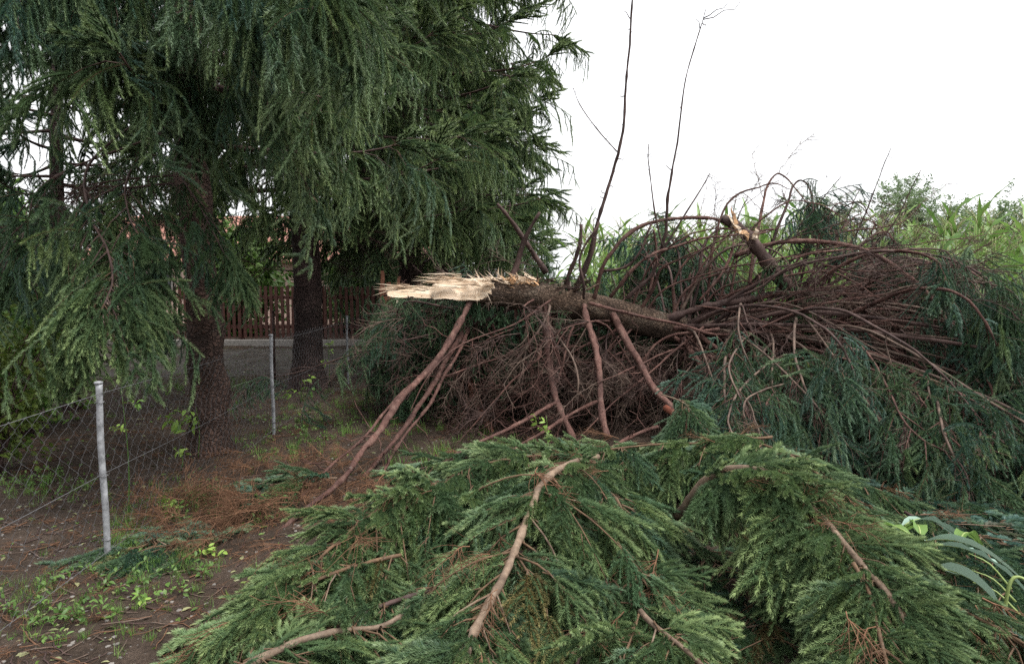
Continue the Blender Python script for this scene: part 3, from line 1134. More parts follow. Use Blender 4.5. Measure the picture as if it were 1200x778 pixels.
rg = np.random.default_rng(77)
items = []
for i in range(90):      # ragged crest where the slab meets the sound trunk
    px = rg.uniform(562, 632)
    items.append((at(px, rg.uniform(326, 336), rg.uniform(6.95, 7.16)) - FL, [rg.normal(-.7, .4), rg.normal(-.1, .3), rg.uniform(.0, .6)], rg.uniform(.05, .22), rg.uniform(.006, .026)))
for i in range(110):      # long fibres lying along the torn slab and out of its end
    px = rg.uniform(462, 580)
    py = np.interp(px, [462, 505, 515, 580], [338, 336, 330, 328]) + rg.normal(0, np.interp(px, [462, 500, 520], [1.2, 1.5, 5]))
    items.append((at(px, py, np.interp(py, [318, 345], [7.08, 6.93])) - FL, [-1, rg.normal(0, .06), rg.normal(0, .10)], rg.uniform(.08, .3), rg.uniform(.004, .014)))
for i in range(14):       # strips hanging from the lower edge
    items.append((at(rg.uniform(530, 575), rg.uniform(340, 346), 6.93) - FL, [rg.normal(0, .3), rg.normal(0, .1), -1], rg.uniform(.04, .14), rg.uniform(.003, .008)))
fibres('torn_fibres', 'wood', items, trunk_o)
items = [(at(rg.uniform(590, 632), rg.uniform(328, 338), rg.uniform(6.94, 7.05)) - FL, [rg.normal(.2, .7), rg.normal(-.1, .3), rg.uniform(.2, .9)], rg.uniform(.04, .10), rg.uniform(.010, .03)) for i in range(40)]
fibres('heartwood_fibres', 'wood_orange', items, trunk_o)
items = [(at(rg.uniform(610, 690), rg.uniform(328, 342), rg.uniform(6.95, 7.2)) - FL, [rg.normal(.6, .6), rg.normal(-.1, .3), rg.uniform(-.1, .8)], rg.uniform(.06, .22), rg.uniform(.012, .035)) for i in range(60)]
fibres('bark_strips', 'trunk_fallen', items, trunk_o)

LIMBS = [   # named limbs read from the photograph: points, base and tip radius, bark
    (((553, 350, 7.1), (525, 400, 6.6), (478, 462, 5.9), (438, 515, 5.25), (412, 548, 4.9), (365, 592, 4.5), (300, 640, 4.1)), .050, .022, 'limb_red'),
    (((556, 372, 7.3), (535, 415, 6.9), (505, 468, 6.4), (470, 520, 5.9), (440, 560, 5.4), (400, 600, 4.9)), .030, .012, 'limb_red'),
    (((548, 360, 7.2), (515, 415, 6.7), (462, 470, 6.1), (420, 520, 5.5), (380, 560, 5.1), (330, 600, 4.7)), .024, .010, 'limb_red'),
    (((552, 372, 7.3), (522, 425, 6.8), (488, 478, 6.25), (446, 535, 5.65), (408, 577, 5.15), (352, 626, 4.55)), .042, .018, 'limb_red'),
    (((641, 360, 7.0), (640, 400, 6.8), (646, 450, 6.5), (665, 490, 6.1), (682, 527, 5.8)), .050, .036, 'limb_red'),
    (((685, 358, 7.0), (695, 400, 6.6), (703, 450, 6.2), (716, 510, 5.7)), .050, .040, 'limb_red'),
    (((718, 368, 7.05), (745, 420, 6.6), (765, 455, 6.2), (795, 490, 5.8), (822, 530, 5.3)), .052, .035, 'limb_red'),
    (((800, 398, 7.1), (840, 445, 6.4), (885, 493, 5.8), (905, 515, 5.4)), .046, .032, 'limb_red'),
    (((790, 385, 7.15), (815, 387, 6.9), (870, 425, 6.4), (920, 455, 6.1), (975, 482, 5.8), (1045, 500, 5.5), (1110, 498, 5.4)), .040, .012, 'limb_red'),
    (((790, 395, 7.2), (850, 428, 6.8), (900, 462, 6.4), (930, 478, 6.2)), .036, .022, 'limb_red'),
    (((780, 478, 5.4), (800, 500, 5.25), (822, 530, 5.1)), .038, .034, 'limb_wet'),
    (((540, 388, 7.8), (550, 430, 7.6), (556, 465, 7.4), (572, 500, 7.1), (580, 520, 6.9)), .075, .045, 'inner_red'),
    (((645, 352, 6.95), (600, 378, 6.6), (540, 405, 6.4), (505, 435, 6.2), (470, 480, 6.0)), .014, .006, 'limb_red'),
    (((655, 470, 6.3), (590, 505, 5.8), (515, 550, 5.3), (430, 582, 5.0)), .030, .010, 'limb_red'),
    (((700, 470, 6.5), (620, 515, 5.7), (560, 560, 5.2)), .026, .010, 'limb_red'),
    (((770, 500, 6.2), (700, 530, 5.6), (640, 575, 5.0)), .026, .012, 'limb_red'),
    (((598, 330, 7.15), (612, 288, 7.1), (628, 250, 7.0)), .040, .016, 'limb_dark'),
    (((640, 320, 7.3), (612, 275, 7.2), (585, 240, 7.1)), .030, .016, 'limb_dark'),
    (((672, 345, 7.15), (690, 300, 7.1), (712, 225, 7.05), (727, 160, 7.0), (738, 70, 6.95), (746, -40, 6.9)), .024, .007, 'limb_dark'),
    (((723, 178, 7.0), (700, 150, 6.95), (680, 122, 6.95), (672, 102, 6.9)), .007, .003, 'limb_dark'),
    (((735, 350, 7.2), (762, 320, 7.1), (778, 280, 7.05), (782, 235, 7.0), (796, 165, 7.0), (806, 85, 7.0), (824, 10, 6.95)), .022, .004, 'limb_dark'),
    (((777, 292, 7.05), (766, 245, 7.0), (760, 195, 7.0), (762, 170, 7.0)), .010, .004, 'limb_dark'),
    (((770, 305, 7.05), (800, 255, 7.0), (822, 220, 7.0), (832, 200, 7.0)), .011, .004, 'limb_dark'),
    (((666, 345, 7.1), (677, 300, 7.0), (681, 272, 6.95)), .024, .018, 'limb_dark'),
    (((672, 345, 7.1), (690, 305, 7.0), (701, 262, 6.95)), .026, .014, 'limb_dark'),
    (((684, 350, 7.0), (683, 330, 6.85), (681, 300, 6.8), (700, 262, 6.7)), .016, .010, 'limb_dark'),
    (((696, 350, 7.1), (712, 305, 7.0), (745, 270, 7.1), (790, 256, 7.2), (830, 256, 7.4), (860, 270, 7.6)), .034, .024, 'limb_red'),
    (((705, 318, 7.05), (735, 310, 6.95), (753, 290, 6.9), (762, 260, 6.9)), .016, .010, 'limb_dark'),
    (((715, 348, 7.1), (735, 325, 7.0), (770, 295, 7.0), (800, 284, 7.1), (850, 277, 7.3), (900, 268, 7.6)), .026, .014, 'limb_red'),
    (((860, 300, 7.4), (900, 288, 7.3), (960, 284, 7.2), (1012, 296, 7.0), (1060, 322, 6.8), (1090, 345, 6.7), (1112, 378, 6.5), (1150, 402, 6.4), (1185, 430, 6.3)), .042, .014, 'limb_red'),
    (((1098, 352, 6.65), (1108, 390, 6.5), (1112, 430, 6.4)), .018, .008, 'limb_pale'),
    (((770, 378, 7.3), (830, 358, 7.2), (900, 347, 7.2), (1000, 342, 7.5), (1060, 345, 7.7)), .040, .024, 'limb_dark'),
    (((690, 355, 6.95), (740, 368, 6.85), (800, 385, 6.8), (860, 392, 6.8), (960, 390, 6.9), (1080, 388, 7.0)), .026, .012, 'limb_red'),
    (((860, 285, 7.3), (845, 320, 7.2), (815, 355, 7.1)), .022, .020, 'limb_red'),
    (((950, 400, 7.5), (975, 440, 7.3), (985, 470, 7.2)), .03, .02, 'limb_red'),
    (((1112, 378, 6.5), (1150, 440, 5.6), (1165, 470, 5.4), (1150, 500, 5.2)), .016, .008, 'limb_red'),
    (((930, 445, 6.8), (980, 430, 6.6), (1040, 432, 6.4)), .024, .014, 'limb_red'),
    (((760, 345, 7.4), (770, 300, 7.4), (768, 268, 7.4)), .022, .016, 'limb_red'),
    (((860, 370, 7.7), (905, 300, 7.6), (950, 250, 7.5), (985, 208, 7.4)), .014, .004, 'limb_dark'),
    (((900, 380, 7.6), (965, 320, 7.5), (1010, 262, 7.4), (1046, 178, 7.3)), .014, .004, 'limb_dark'),
    (((940, 390, 7.6), (1000, 320, 7.4), (1040, 268, 7.3), (1074, 208, 7.2)), .014, .004, 'limb_dark'),
    (((920, 370, 7.6), (985, 270, 7.5), (1008, 222, 7.5)), .010, .004, 'limb_dark'),
]
for i, (pts, r0, r1, mt) in enumerate(LIMBS):
    me, _ = limb_mesh('limb', fl(A(*pts)), r0 * (1 if mt == 'limb_dark' else .7), r1 * (1 if mt == 'limb_dark' else .72), mt, 9, wig=.022 if r0 > .012 else .010, seed=900 + i, rough=.13)
    lo_ = put('limb', me, fallen)
    rs = np.random.default_rng(i + 4000)
    VV, FF, nn = [], [], 0
    for q in range(int(6 + len(_) * .22)):
        a_, d_ = interp_path(_, rs.uniform(.08, .98))
        sdv = unit(np.cross(d_, rs.normal(0, 1, 3)) + d_ * rs.uniform(-.1, .8))
        ln_ = rs.choice([.03, .05, .12, .3]) * rs.uniform(.6, 1.3)
        Q = a_ + sdv * ln_ * np.linspace(0, 1, 5)[:, None] + rs.normal(0, .10 * ln_, (5, 3)) * np.linspace(0, 1, 5)[:, None]
        V, F = tube_arrays(Q, np.linspace(.006, .0028, 5) * (1 if r0 > .015 else .45), 5, off=nn)
        VV.append(V); FF += F; nn += len(V)
    put('twig_stubs', mesh_from('twig_stubs', np.vstack(VV), FF, [mt]), lo_, kind='stuff')

# the broken top piece with its splintered end
topP = fl(A((846, 256, 7.0), (866, 266, 7.0), (885, 285, 7.05), (908, 318, 7.15), (930, 345, 7.3), (960, 385, 7.6)))
me, _ = limb_mesh('broken_top', topP, .045, .085, 'limb_dark', 12, wig=.01, seed=5, rough=.1)
bt = put('broken_top', me, fallen)
for q, (dx, dz, L, mt) in enumerate(((-.3, .75, .28, 'wood_orange'), (-.55, .55, .30, 'wood'), (-.75, .45, .22, 'wood_orange'), (.1, .6, .14, 'wood'))):
    splinter(at(866 + q * 6, 272 + q * 3, 6.95) - FL, np.array([dx, -.1, dz]), L, .07, .025, mt, bt, 300 + q)


def fallen_tangle():
    rg = np.random.default_rng(8)
    bare, sc, sch, hl, tw, dark = Scatter(), Scatter(), Scatter(), Scatter(), [], Scatter()
    # thin limbs leaving the trunk low on the near side, most of them dead and needleless
    for i in range(26):
        t = rg.uniform(.28, .62)
        p, d = interp_path(TP, t)
        p = p + FL
        end = np.array([p[0] + rg.normal(-.15, .75), p[1] - rg.uniform(-.2, .6), rg.uniform(.02, .8)])
        mid = (p + end) / 2 + np.array([rg.normal(0, .2), rg.uniform(-.5, .1), rg.uniform(-.15, .35)])
        me, P = limb_mesh('branch', [p - FL, mid - FL, end - FL], rg.uniform(.008, .02), .004, rg.choice(['limb_red', 'dead_twig', 'limb_dark']), 5, wig=.03, seed=int(rg.integers(1e6)))
        put('branch', me, fallen)
        for q in range(7):
            a, dd = interp_path(P, rg.uniform(.25, .99))
            bare.add(a, unit(dd + rg.normal(0, .6, 3)), UP + rg.normal(0, .5, 3), rg.uniform(.5, 1.1))
    # the far side below the trunk: dead limbs sloping down and away
    for i in range(48):
        t = rg.uniform(.23, .6)
        p, d = interp_path(TP, t)
        p = p + FL
        end = np.array([p[0] + rg.normal(-.9, .7), p[1] + rg.uniform(.2, 1.8), rg.uniform(.05, 1.2)])
        mid = (p + end) / 2 + np.array([rg.normal(0, .2), .1, rg.uniform(-.2, .3)])
        me, P = limb_mesh('branch', [p - FL, mid - FL, end - FL], rg.uniform(.01, .022), .004, rg.choice(['limb_red', 'limb_dark']), 5, wig=.03, seed=int(rg.integers(1e6)))
        put('branch', me, fallen)
        for q in range(9):
            a, dd = interp_path(P, rg.uniform(.15, .99))
            bare.add(a, unit(dd + rg.normal(0, .6, 3)), UP + rg.normal(0, .5, 3), rg.uniform(.6, 1.2))
            for _k in range(2):
                dark.add(a + rg.normal(0, .12, 3), unit(dd + rg.normal(0, .5, 3)), UP, rg.uniform(.9, 1.4), (.3, .05, 0))
    # dark hanging mass below the torn end
    for i in range(12):
        a = at(rg.uniform(450, 530), rg.uniform(345, 375), rg.uniform(7.4, 8.8))
        b = at(rg.uniform(450, 530), rg.uniform(430, 470), rg.uniform(7.2, 8.6))
        m2 = (a + b) / 2 + np.array([-.2, 0, .15])
        me, P = limb_mesh('branch', fl([at(545, 365, 7.4), a, m2, b]), .014, .004, 'limb_dark', 5, wig=.02, seed=int(rg.integers(1e6)))
        put('branch', me, fallen)
        for q in range(16):
            a2, dd = interp_path(P, rg.uniform(.3, .99))
            dark.add(a2 + rg.normal(0, .1, 3), unit(dd + rg.normal(0, .6, 3)), UP, rg.uniform(.7, 1.2), (.35, .05, 0))
    # long red-brown branches slanting down below the trunk
    for i in range(22):
        a = at(rg.uniform(560, 860), rg.uniform(375, 420), rg.uniform(6.7, 7.6))
        b = a + np.array([rg.normal(-.3, .7), rg.uniform(-.8, .3), 0])
        b[2] = rg.uniform(.05, .7)
        m2 = (a + b) / 2 + rg.normal(0, .12, 3)
        me, P = limb_mesh('branch', fl([a, m2, b]), rg.uniform(.012, .024), .006, 'limb_red', 6, wig=.04, seed=int(rg.integers(1e6)), step=.08)
        put('branch', me, fallen)
        for q in range(3):
            a2, dd = interp_path(P, rg.uniform(.3, .99))
            bare.add(a2, unit(dd + rg.normal(0, .5, 3)), UP + rg.normal(0, .4, 3), rg.uniform(.4, .8))
    # loose dead twig masses between the hanging limbs
    for i in range(130):
        px = rg.uniform(470, 900)
        d = rg.uniform(6.8, 8.4)
        top = np.interp(px, [470, 560, 700, 800, 900], [385, 375, 395, 405, 430])
        py = top + (rg.uniform(0, 1) ** .9) * np.interp(px, [470, 600, 900], [70, 130, 90])
        p = at(px, py, d)
        if p[2] < 0.05:
            p[2] = rg.uniform(.05, .5)
        bare.add(p - FL, unit(np.array([rg.normal(-.3, .8), rg.normal(-.3, .5), rg.normal(-.2, .3)])), UP + rg.normal(0, .5, 3), rg.uniform(.5, 1.05))
    # the crown on the far right: arching limbs with hanging curtains
    for i in range(84):
        t = rg.uniform(.52, .98)
        p, d = interp_path(TP, t)
        p = p + FL
        near = rg.random() < .62
        ex = np.clip(p[0] + rg.uniform(.4, 3.4) * (1.0 if t > .5 else .8), 1.6, 5.6)
        ey = p[1] - rg.uniform(.3, 2.2) if near else p[1] + rg.uniform(-.2, 1.6)
        # silhouette of the heap: low in front and towards its far end
        hmax = np.interp(ex, [1.2, 2.2, 3.2, 4.2, 5.2, 6.0], [2.0, 2.65, 2.85, 2.35, 1.5, 0.8]) * np.interp(ey, [4.8, 5.6, 7, 8.5], [.28, .62, 1, 1.02])
        ez = hmax * (1 - .55 * rg.random() ** 1.6)
        top = (p + np.array([ex, ey, ez])) / 2 + np.array([0, 0, rg.uniform(.1, .45)])
        tip = np.array([ex + rg.uniform(.1, .5), ey - rg.uniform(0, .4), max(.12, ez - rg.uniform(.3, .8))])
        me, P = limb_mesh('branch', fl([p, top, np.array([ex, ey, ez]), tip]), rg.uniform(.014, .028), .005, rg.choice(['limb_red', 'limb_red', 'limb_dark', 'dead_twig']), 6, wig=.05, seed=int(rg.integers(1e6)), step=.09)
        put('branch', me, fallen)
        L = np.linalg.norm(np.diff(P, axis=0), axis=1).sum()
        tt = (rg.uniform(.2, .8), .05, 0)
        bareness = np.interp(ex, [2.6, 4.2], [.93, .62]) if ez > .7 and rg.random() < .7 else .64
        clothe(P, sc, sch, rg, L, start=bareness, gap=.17, bl=(.25, .6), scale=1.15, hang=.75, tint=tt, limbs=tw, droop=.7)
        for q in range(2):
            a, dd = interp_path(P, rg.uniform(.1, .8))
            bare.add(a, unit(dd + rg.normal(0, .5, 3)), UP + rg.normal(0, .4, 3), rg.uniform(.5, 1.1))
        for q in range(5 if ex > 3.4 else 1):
            a, dd = interp_path(P, rg.uniform(.68, .99))
            hl.add(a, unit(dd * np.array([1, 1, .2]) + rg.normal(0, .4, 3)), UP, rg.uniform(.6, 1.0), tt)
    # long skirts hanging towards the viewer
    for i in range(46):
        t = rg.uniform(.55, .98)
        p, d = interp_path(TP, t)
        p = p + FL
        ex = rg.uniform(1.7, 5.4)
        ey = rg.uniform(4.9, 6.2) + max(0, (2.4 - ex)) * .6
        ez = np.interp(ey, [4.9, 6.2], [.45, .95]) * rg.uniform(.75, 1.15)
        e = np.array([ex, ey, ez])
        top = (p + e) / 2 + np.array([0, 0, rg.uniform(.15, .5)])
        tip = e + np.array([rg.uniform(0, .35), -rg.uniform(.2, .5), -ez * rg.uniform(.5, .8)])
        me, P = limb_mesh('branch', fl([p, top, e, tip]), rg.uniform(.012, .022), .005, rg.choice(['limb_red', 'dead_twig', 'dead_twig']), 6, wig=.03, seed=int(rg.integers(1e6)), step=.09)
        put('branch', me, fallen)
        L = np.linalg.norm(np.diff(P, axis=0), axis=1).sum()
        tt = (rg.uniform(.3, .8), .12, 0)
        clothe(P, sc, sch, rg, L, start=.52, gap=.16, bl=(.25, .6), scale=1.15, hang=.7, tint=tt, limbs=tw, droop=.8)
        for q in range(6):
            a, dd = interp_path(P, rg.uniform(.4, .99))
            bare.add(a, unit(dd + rg.normal(0, .3, 3) - UP * .4), UP + rg.normal(0, .4, 3), rg.uniform(.45, .8))
    # foliage hanging on the far side of the trunk
    for i in range(14):
        e = np.array([rg.uniform(1.5, 2.9), rg.uniform(7.9, 8.7), rg.uniform(1.6, 2.3)])
        p, d = interp_path(TP, rg.uniform(.5, .7))
        p = p + FL
        me, P = limb_mesh('branch', fl([p, (p + e) / 2 + np.array([0, 0, .3]), e, e + np.array([.2, .1, -.7])]), .016, .005, 'limb_dark', 6, wig=.04, seed=int(rg.integers(1e6)), step=.09)
        put('branch', me, fallen)
        clothe(P, sc, sch, rg, 2.2, start=.55, gap=.15, bl=(.25, .55), scale=1.2, hang=.75, tint=(.5, .1, 0), limbs=tw, droop=.7)
    # bare arches over the trunk
    for i in range(30):
        t = rg.uniform(.46, .85)
        p, d = interp_path(TP, t)
        p = p + FL
        ex = min(4.4, p[0] + rg.uniform(.5, 2.3))
        ey = p[1] + rg.normal(.1, .6)
        zt = rg.uniform(1.6, 2.65)
        m1 = p + np.array([(ex - p[0]) * .25, (ey - p[1]) * .3, (zt - p[2]) * .75])
        m2 = p + np.array([(ex - p[0]) * .65, (ey - p[1]) * .7, zt - p[2]])
        e = np.array([ex, ey, zt + rg.uniform(-.5, .35)])
        me, P = limb_mesh('branch', fl([p, m1, m2, e]), rg.uniform(.009, .022), .004, rg.choice(['limb_red', 'limb_red', 'limb_dark']), 6, wig=.07, seed=int(rg.integers(1e6)), step=.08)
        put('branch', me, fallen)
        for q in range(2):
            a, dd = interp_path(P, rg.uniform(.3, .99))
            bare.add(a, unit(dd + rg.normal(0, .5, 3)), UP + rg.normal(0, .4, 3), rg.uniform(.35, .7))
    # thin straight red twigs crossing the middle
    for i in range(34):
        a = at(rg.uniform(800, 980), rg.uniform(300, 420), rg.uniform(6.6, 7.6))
        b = a + np.array([rg.uniform(.6, 2.2), rg.normal(-.3, .5), rg.normal(.05, .32)])
        m2 = (a + b) / 2 + np.array([0, 0, rg.uniform(-.05, .15)])
        me, P = limb_mesh('branch', fl([a, m2, b]), rg.uniform(.006, .015), .003, rg.choice(['limb_red', 'limb_dark']), 5, wig=.045, seed=int(rg.integers(1e6)), step=.1)
        put('branch', me, fallen)
        for q in range(3):
            a2, dd = interp_path(P, rg.uniform(.2, .99))
            bare.add(a2, unit(dd + rg.normal(0, .5, 3)), UP + rg.normal(0, .4, 3), rg.uniform(.35, .8))
    # fan of fine twigs reaching over the maize
    for i in range(9):
        me, P = limb_mesh('branch', fl(A((1000 + rg.uniform(-40, 60), 345 + rg.uniform(-15, 25), 7.2), (1080, 325 + rg.uniform(-10, 20), 7.0), (1130 + rg.uniform(0, 60), 265 + rg.uniform(0, 70), 6.8))),
                          .010, .003, 'limb_red', 5, wig=.02, seed=int(rg.integers(1e6)))
        put('branch', me, fallen)
        for q in range(3):
            a2, dd = interp_path(P, rg.uniform(.3, .99))
            bare.add(a2, unit(dd + rg.normal(0, .25, 3)), UP, rg.uniform(.3, .5))
    # side twigs on the tall bare stems
    for px, py, ln in ((735, 100, .25), (715, 210, .35), (790, 190, .3), (800, 130, .25), (700, 260, .4), (760, 260, .3), (1000, 275, .3), (1030, 215, .2), (960, 260, .3)):
        bare.add(at(px, py, 7.02) - FL, unit([rg.normal(0, .3), rg.normal(0, .3), 1]), np.array([0, 1.0, 0]), ln * .7)
    twig_bundle('twigs', tw, .006, 'limb_red', fallen)
    bare.build('dead_twigs', 'bare', fallen, 1)
    sc.build('foliage', 'lush', fallen, 2)
    sch.build('hanging_foliage', 'hang', fallen, 3)
    hl.build('long_hanging_foliage', 'hangl', fallen, 4)
    dark.build('shaded_foliage', 'hang', fallen, 5)


fallen_tangle()


# ------------------------------------------------------------------ stump left standing
def stump():
    p = at(459, 350, 9.3)
    root = thing('broken_stump', 'split orange stump standing behind the torn end of the fallen trunk', 'stump', (p[0], 9.3, 0))
    put('trunk', trunk_mesh('trunk', 1.25, .2, .17, 'trunk_dark', 3, .4, .06), root)
    for i, (dx, dz, L, w, mt) in enumerate(((-.02, 1, .58, .13, 'inner_red'), (.1, 1, .35, .14, 'inner_red'), (-.1, 1, .42, .12, 'inner_red'), (.3, 1, .28, .1, 'wood'), (.02, 1, .5, .1, 'inner_red'))):
        splinter(np.array([(-.1 + .05 * i), -.08 + .04 * (i % 3), 1.15]), np.array([dx, .02, dz]), L, w, .05, mt, root, 40 + i, .25)


stump()


# ------------------------------------------------------------------ broken boughs heaped in front
def bough(label, pts, r0, r1, mat, seed, tint=(.1, .55, 0), start=.05, gap=.085, bl=(.35, .8), scale=1.22, droop=.75, hang=.06, sgap=.15, cover=8, short=(1, 1), name='spruce_bough', cat='branch', sides=(1, -1), floor=.05):
    rg = np.random.default_rng(seed)
    P3 = A(*pts)
    base = np.array([P3[0][0], P3[0][1], 0.0])
    root = thing(name, label, cat, base, 'broken boughs heaped on the ground')
    me, P = limb_mesh('limb', [p - base for p in P3], r0 * .72, r1 * .62, mat, 9, wig=.01, seed=seed, rough=.08, step=.04)
    put('limb', me, root)
    L = np.linalg.norm(np.diff(P, axis=0), axis=1).sum()
    sc, sch, rust = Scatter(), Scatter(), Scatter()
    nb = int(L * (1 - start) / gap)
    for i in range(nb):
        t = start + (1 - start) * (i + rg.random()) / nb
        p, d = interp_path(P, min(t, .999))
        h = unit(np.cross(d, UP))
        for sd in sides:
            if rg.random() < .22:
                continue
            ln = rg.uniform(*bl) * (1 - 0.55 * t) * (short[0] if sd > 0 else short[1])
            bd = unit(d * rg.uniform(0.35, 1.0) + sd * h * rg.uniform(.6, 1.1) + UP * rg.uniform(-.35, .25))
            nq = max(4, int(ln / sgap) + 1)
            q = np.linspace(0, 1, nq)
            Q = p + bd * (ln * q)[:, None] - UP * (droop * rg.uniform(.5, 1.3) * ln * q ** 2)[:, None]
            Q[:, 2] = np.maximum(Q[:, 2], floor)
            mb, _ = limb_mesh('branchlet', Q, .0055 * (0.6 + ln), .002, 'twig' if rg.random() < .85 else 'limb_pale', 5, wig=.008, seed=seed * 1000 + i * 2 + (sd > 0), step=.07, knots=False)
            put('branchlet', mb, root)
            for k in range(nq):
                dd = unit(Q[max(k, 1)] - Q[max(k, 1) - 1])
                hh = unit(np.cross(dd, UP))
                tt = (np.clip(tint[0] + rg.normal(0, .25), 0, 1), np.clip(tint[1] + rg.normal(0, .3), 0, 1), rg.uniform(.3, .9) if rg.random() < .035 else 0)
                for s2 in ((1, -1) if rg.random() < .3 else (rg.choice([1, -1]),)):
                    xd = unit(dd * rg.uniform(.7, 1.2) + s2 * hh * rg.uniform(.15, .75) + UP * rg.uniform(-.45, .1))
                    (sch if rg.random() < hang else sc).add(Q[k] + rg.normal(0, .01, 3), xd, UP + rg.normal(0, .25, 3), scale * rg.uniform(.75, 1.25) * (1.1 - .3 * k / nq), tt)
            dd = unit(Q[-1] - Q[-2])
            sc.add(Q[-1], dd, UP, scale * rg.uniform(.7, 1.0), (tint[0], min(1, tint[1] + .2), tint[2]))
    for i in range(int(L * cover)):          # short sprays growing straight off the limb, over its top
        p, d = interp_path(P, rg.uniform(start, .999))
        h = unit(np.cross(d, UP))
        xd = unit(d * rg.uniform(.3, 1) + h * rg.normal(0, .8) + UP * rg.uniform(.0, .5))
        sc.add(p, xd, UP + rg.normal(0, .4, 3), scale * rg.uniform(.5, .95), (tint[0], np.clip(tint[1] + rg.normal(.1, .25), 0, 1), tint[2]))
    for i in range(int(L * 5)):              # brown shoots that lost their needles
        p, d = interp_path(P, rg.uniform(start, .999))
        rust.add(p + rg.normal(0, .12, 3) * np.array([1, 1, .4]), unit(d + rg.normal(0, .6, 3) - UP * .1), UP + rg.normal(0, .3, 3), rg.uniform(.3, .6))
    rust.build('bare_shoots', 'rust', root, seed)
    sc.build('foliage', 'lush', root, seed)
    sch.build('hanging_foliage', 'hang', root, seed)
    return root


bough('broken spruce bough with a long pale forked limb running down its middle', ((700, 535, 4.15), (665, 545, 3.75), (632, 568, 3.4), (612, 625, 3.05), (585, 680, 2.75), (558, 735, 2.5), (546, 775, 2.3), (535, 840, 2.1)),
      .028, .026, 'limb_pale', 201, (.1, .5, 0), gap=.075, bl=(.35, .8), cover=4)
bough('arched spruce bough over a dark hollow, with a peeled pale limb', ((792, 606, 3.75), (812, 580, 3.65), (850, 553, 3.5), (905, 555, 3.3), (955, 600, 3.05), (1000, 650, 2.8), (1045, 705, 2.55), (1100, 790, 2.3)),
      .034, .022, 'limb_pale', 202, (.15, .6, 0), cover=38, short=(.18, 1), start=.22, gap=.07, bl=(.3, .65))
bough('bright green spruce bough with a smooth pale limb low in the heap', ((250, 800, 2.3), (300, 775, 2.42), (350, 756, 2.5), (405, 741, 2.6), (455, 731, 2.7), (500, 700, 2.9)),
      .024, .016, 'limb_pale', 203, (.0, .6, 0), gap=.075, bl=(.3, .6))
bough('spruce bough whose green tips spread over the bare earth', ((560, 560, 3.9), (490, 572, 3.6), (430, 606, 3.3), (390, 645, 3.1), (345, 690, 2.9), (295, 735, 2.7)),
      .014, .008, 'twig', 204, (.05, .6, 0), gap=.075, bl=(.35, .7), cover=22)
bough('spruce bough forming the rounded crest of the heap', ((760, 560, 4.5), (690, 540, 4.2), (620, 535, 4.0), (550, 550, 3.8), (500, 575, 3.7)),
      .014, .008, 'twig', 205, (.15, .5, 0), gap=.08, bl=(.3, .65), cover=24)
bough('spruce bough tucked below the forked limb, deep green', ((640, 640, 3.3), (570, 660, 3.1), (500, 690, 2.9), (430, 720, 2.75), (380, 745, 2.65)),
      .020, .010, 'limb_dark', 206, (.25, .35, 0), gap=.08, bl=(.35, .7))
bough('spruce bough drooping beside the dark hollow with pale green tips', ((690, 560, 3.9), (725, 590, 3.6), (745, 640, 3.3), (745, 700, 2.9), (735, 780, 2.5)),
      .014, .008, 'twig', 207, (.1, .5, 0), gap=.08, bl=(.3, .65), short=(1, .4))
bough('mossy spruce bough lying across the mouth of the dark hollow', ((750, 715, 2.65), (780, 745, 2.5), (820, 780, 2.35), (860, 825, 2.2)),
      .016, .013, 'limb_pale', 208, (.0, .7, 0), gap=.08, bl=(.25, .5), short=(1, .25))
bough('spruce bough with grey green sprays behind the arched one', ((880, 515, 4.6), (930, 535, 4.3), (985, 575, 4.0), (1040, 620, 3.7), (1095, 670, 3.4)),
      .014, .008, 'twig', 209, (.4, .35, 0), gap=.08, bl=(.35, .75))
bough('spruce bough with long sprays lying next to the torn maize leaves', ((1030, 660, 2.9), (1085, 690, 2.75), (1150, 725, 2.55), (1220, 765, 2.4)),
      .014, .008, 'twig', 210, (.25, .4, 0), gap=.08, bl=(.3, .6))
bough('blue-green spruce bough lying flat in front of the heaped crown', ((1060, 600, 4.3), (1120, 625, 4.0), (1190, 660, 3.7), (1270, 700, 3.4)),
      .018, .010, 'limb_dark', 211, (.8, .12, 0), gap=.09, bl=(.35, .75), floor=.1)
bough('yellowish spruce bough sloping down inside the hollow', ((1000, 660, 2.7), (1015, 700, 2.55), (1030, 760, 2.35), (1045, 830, 2.2)),
      .014, .008, 'twig', 212, (.0, .75, 0), gap=.085, bl=(.22, .45))
bough('dark spruce bough at the bottom of the heap between the forked limb and the hollow', ((690, 640, 3.3), (690, 700, 2.9), (680, 760, 2.6), (670, 830, 2.35)),
      .016, .009, 'limb_dark', 213, (.2, .3, 0), gap=.09, bl=(.3, .6))
bough('spruce bough of short fresh sprays at the heap edge over the trodden soil', ((470, 650, 3.1), (400, 670, 2.95), (330, 700, 2.8), (270, 735, 2.65)),
      .014, .008, 'twig', 214, (.0, .75, 0), gap=.085, bl=(.25, .5))
bough('added deep green spruce bough on the soil, darkening the hollow like shade', ((800, 640, 3.9), (845, 690, 3.5), (885, 745, 3.15), (905, 810, 2.85)),
      .014, .008, 'limb_dark', 220, (.35, 0, 0), gap=.07, bl=(.3, .6), floor=.05)  # added bough, tips kept dark, stands in for deep shade in the hollow
bough('dark spruce bough along the bare soil under the maize leaves', ((960, 600, 4.4), (1030, 640, 4.0), (1110, 700, 3.6), (1190, 760, 3.2)),
      .014, .008, 'limb_dark', 222, (.6, .15, 0), gap=.085, bl=(.4, .8), floor=.05)
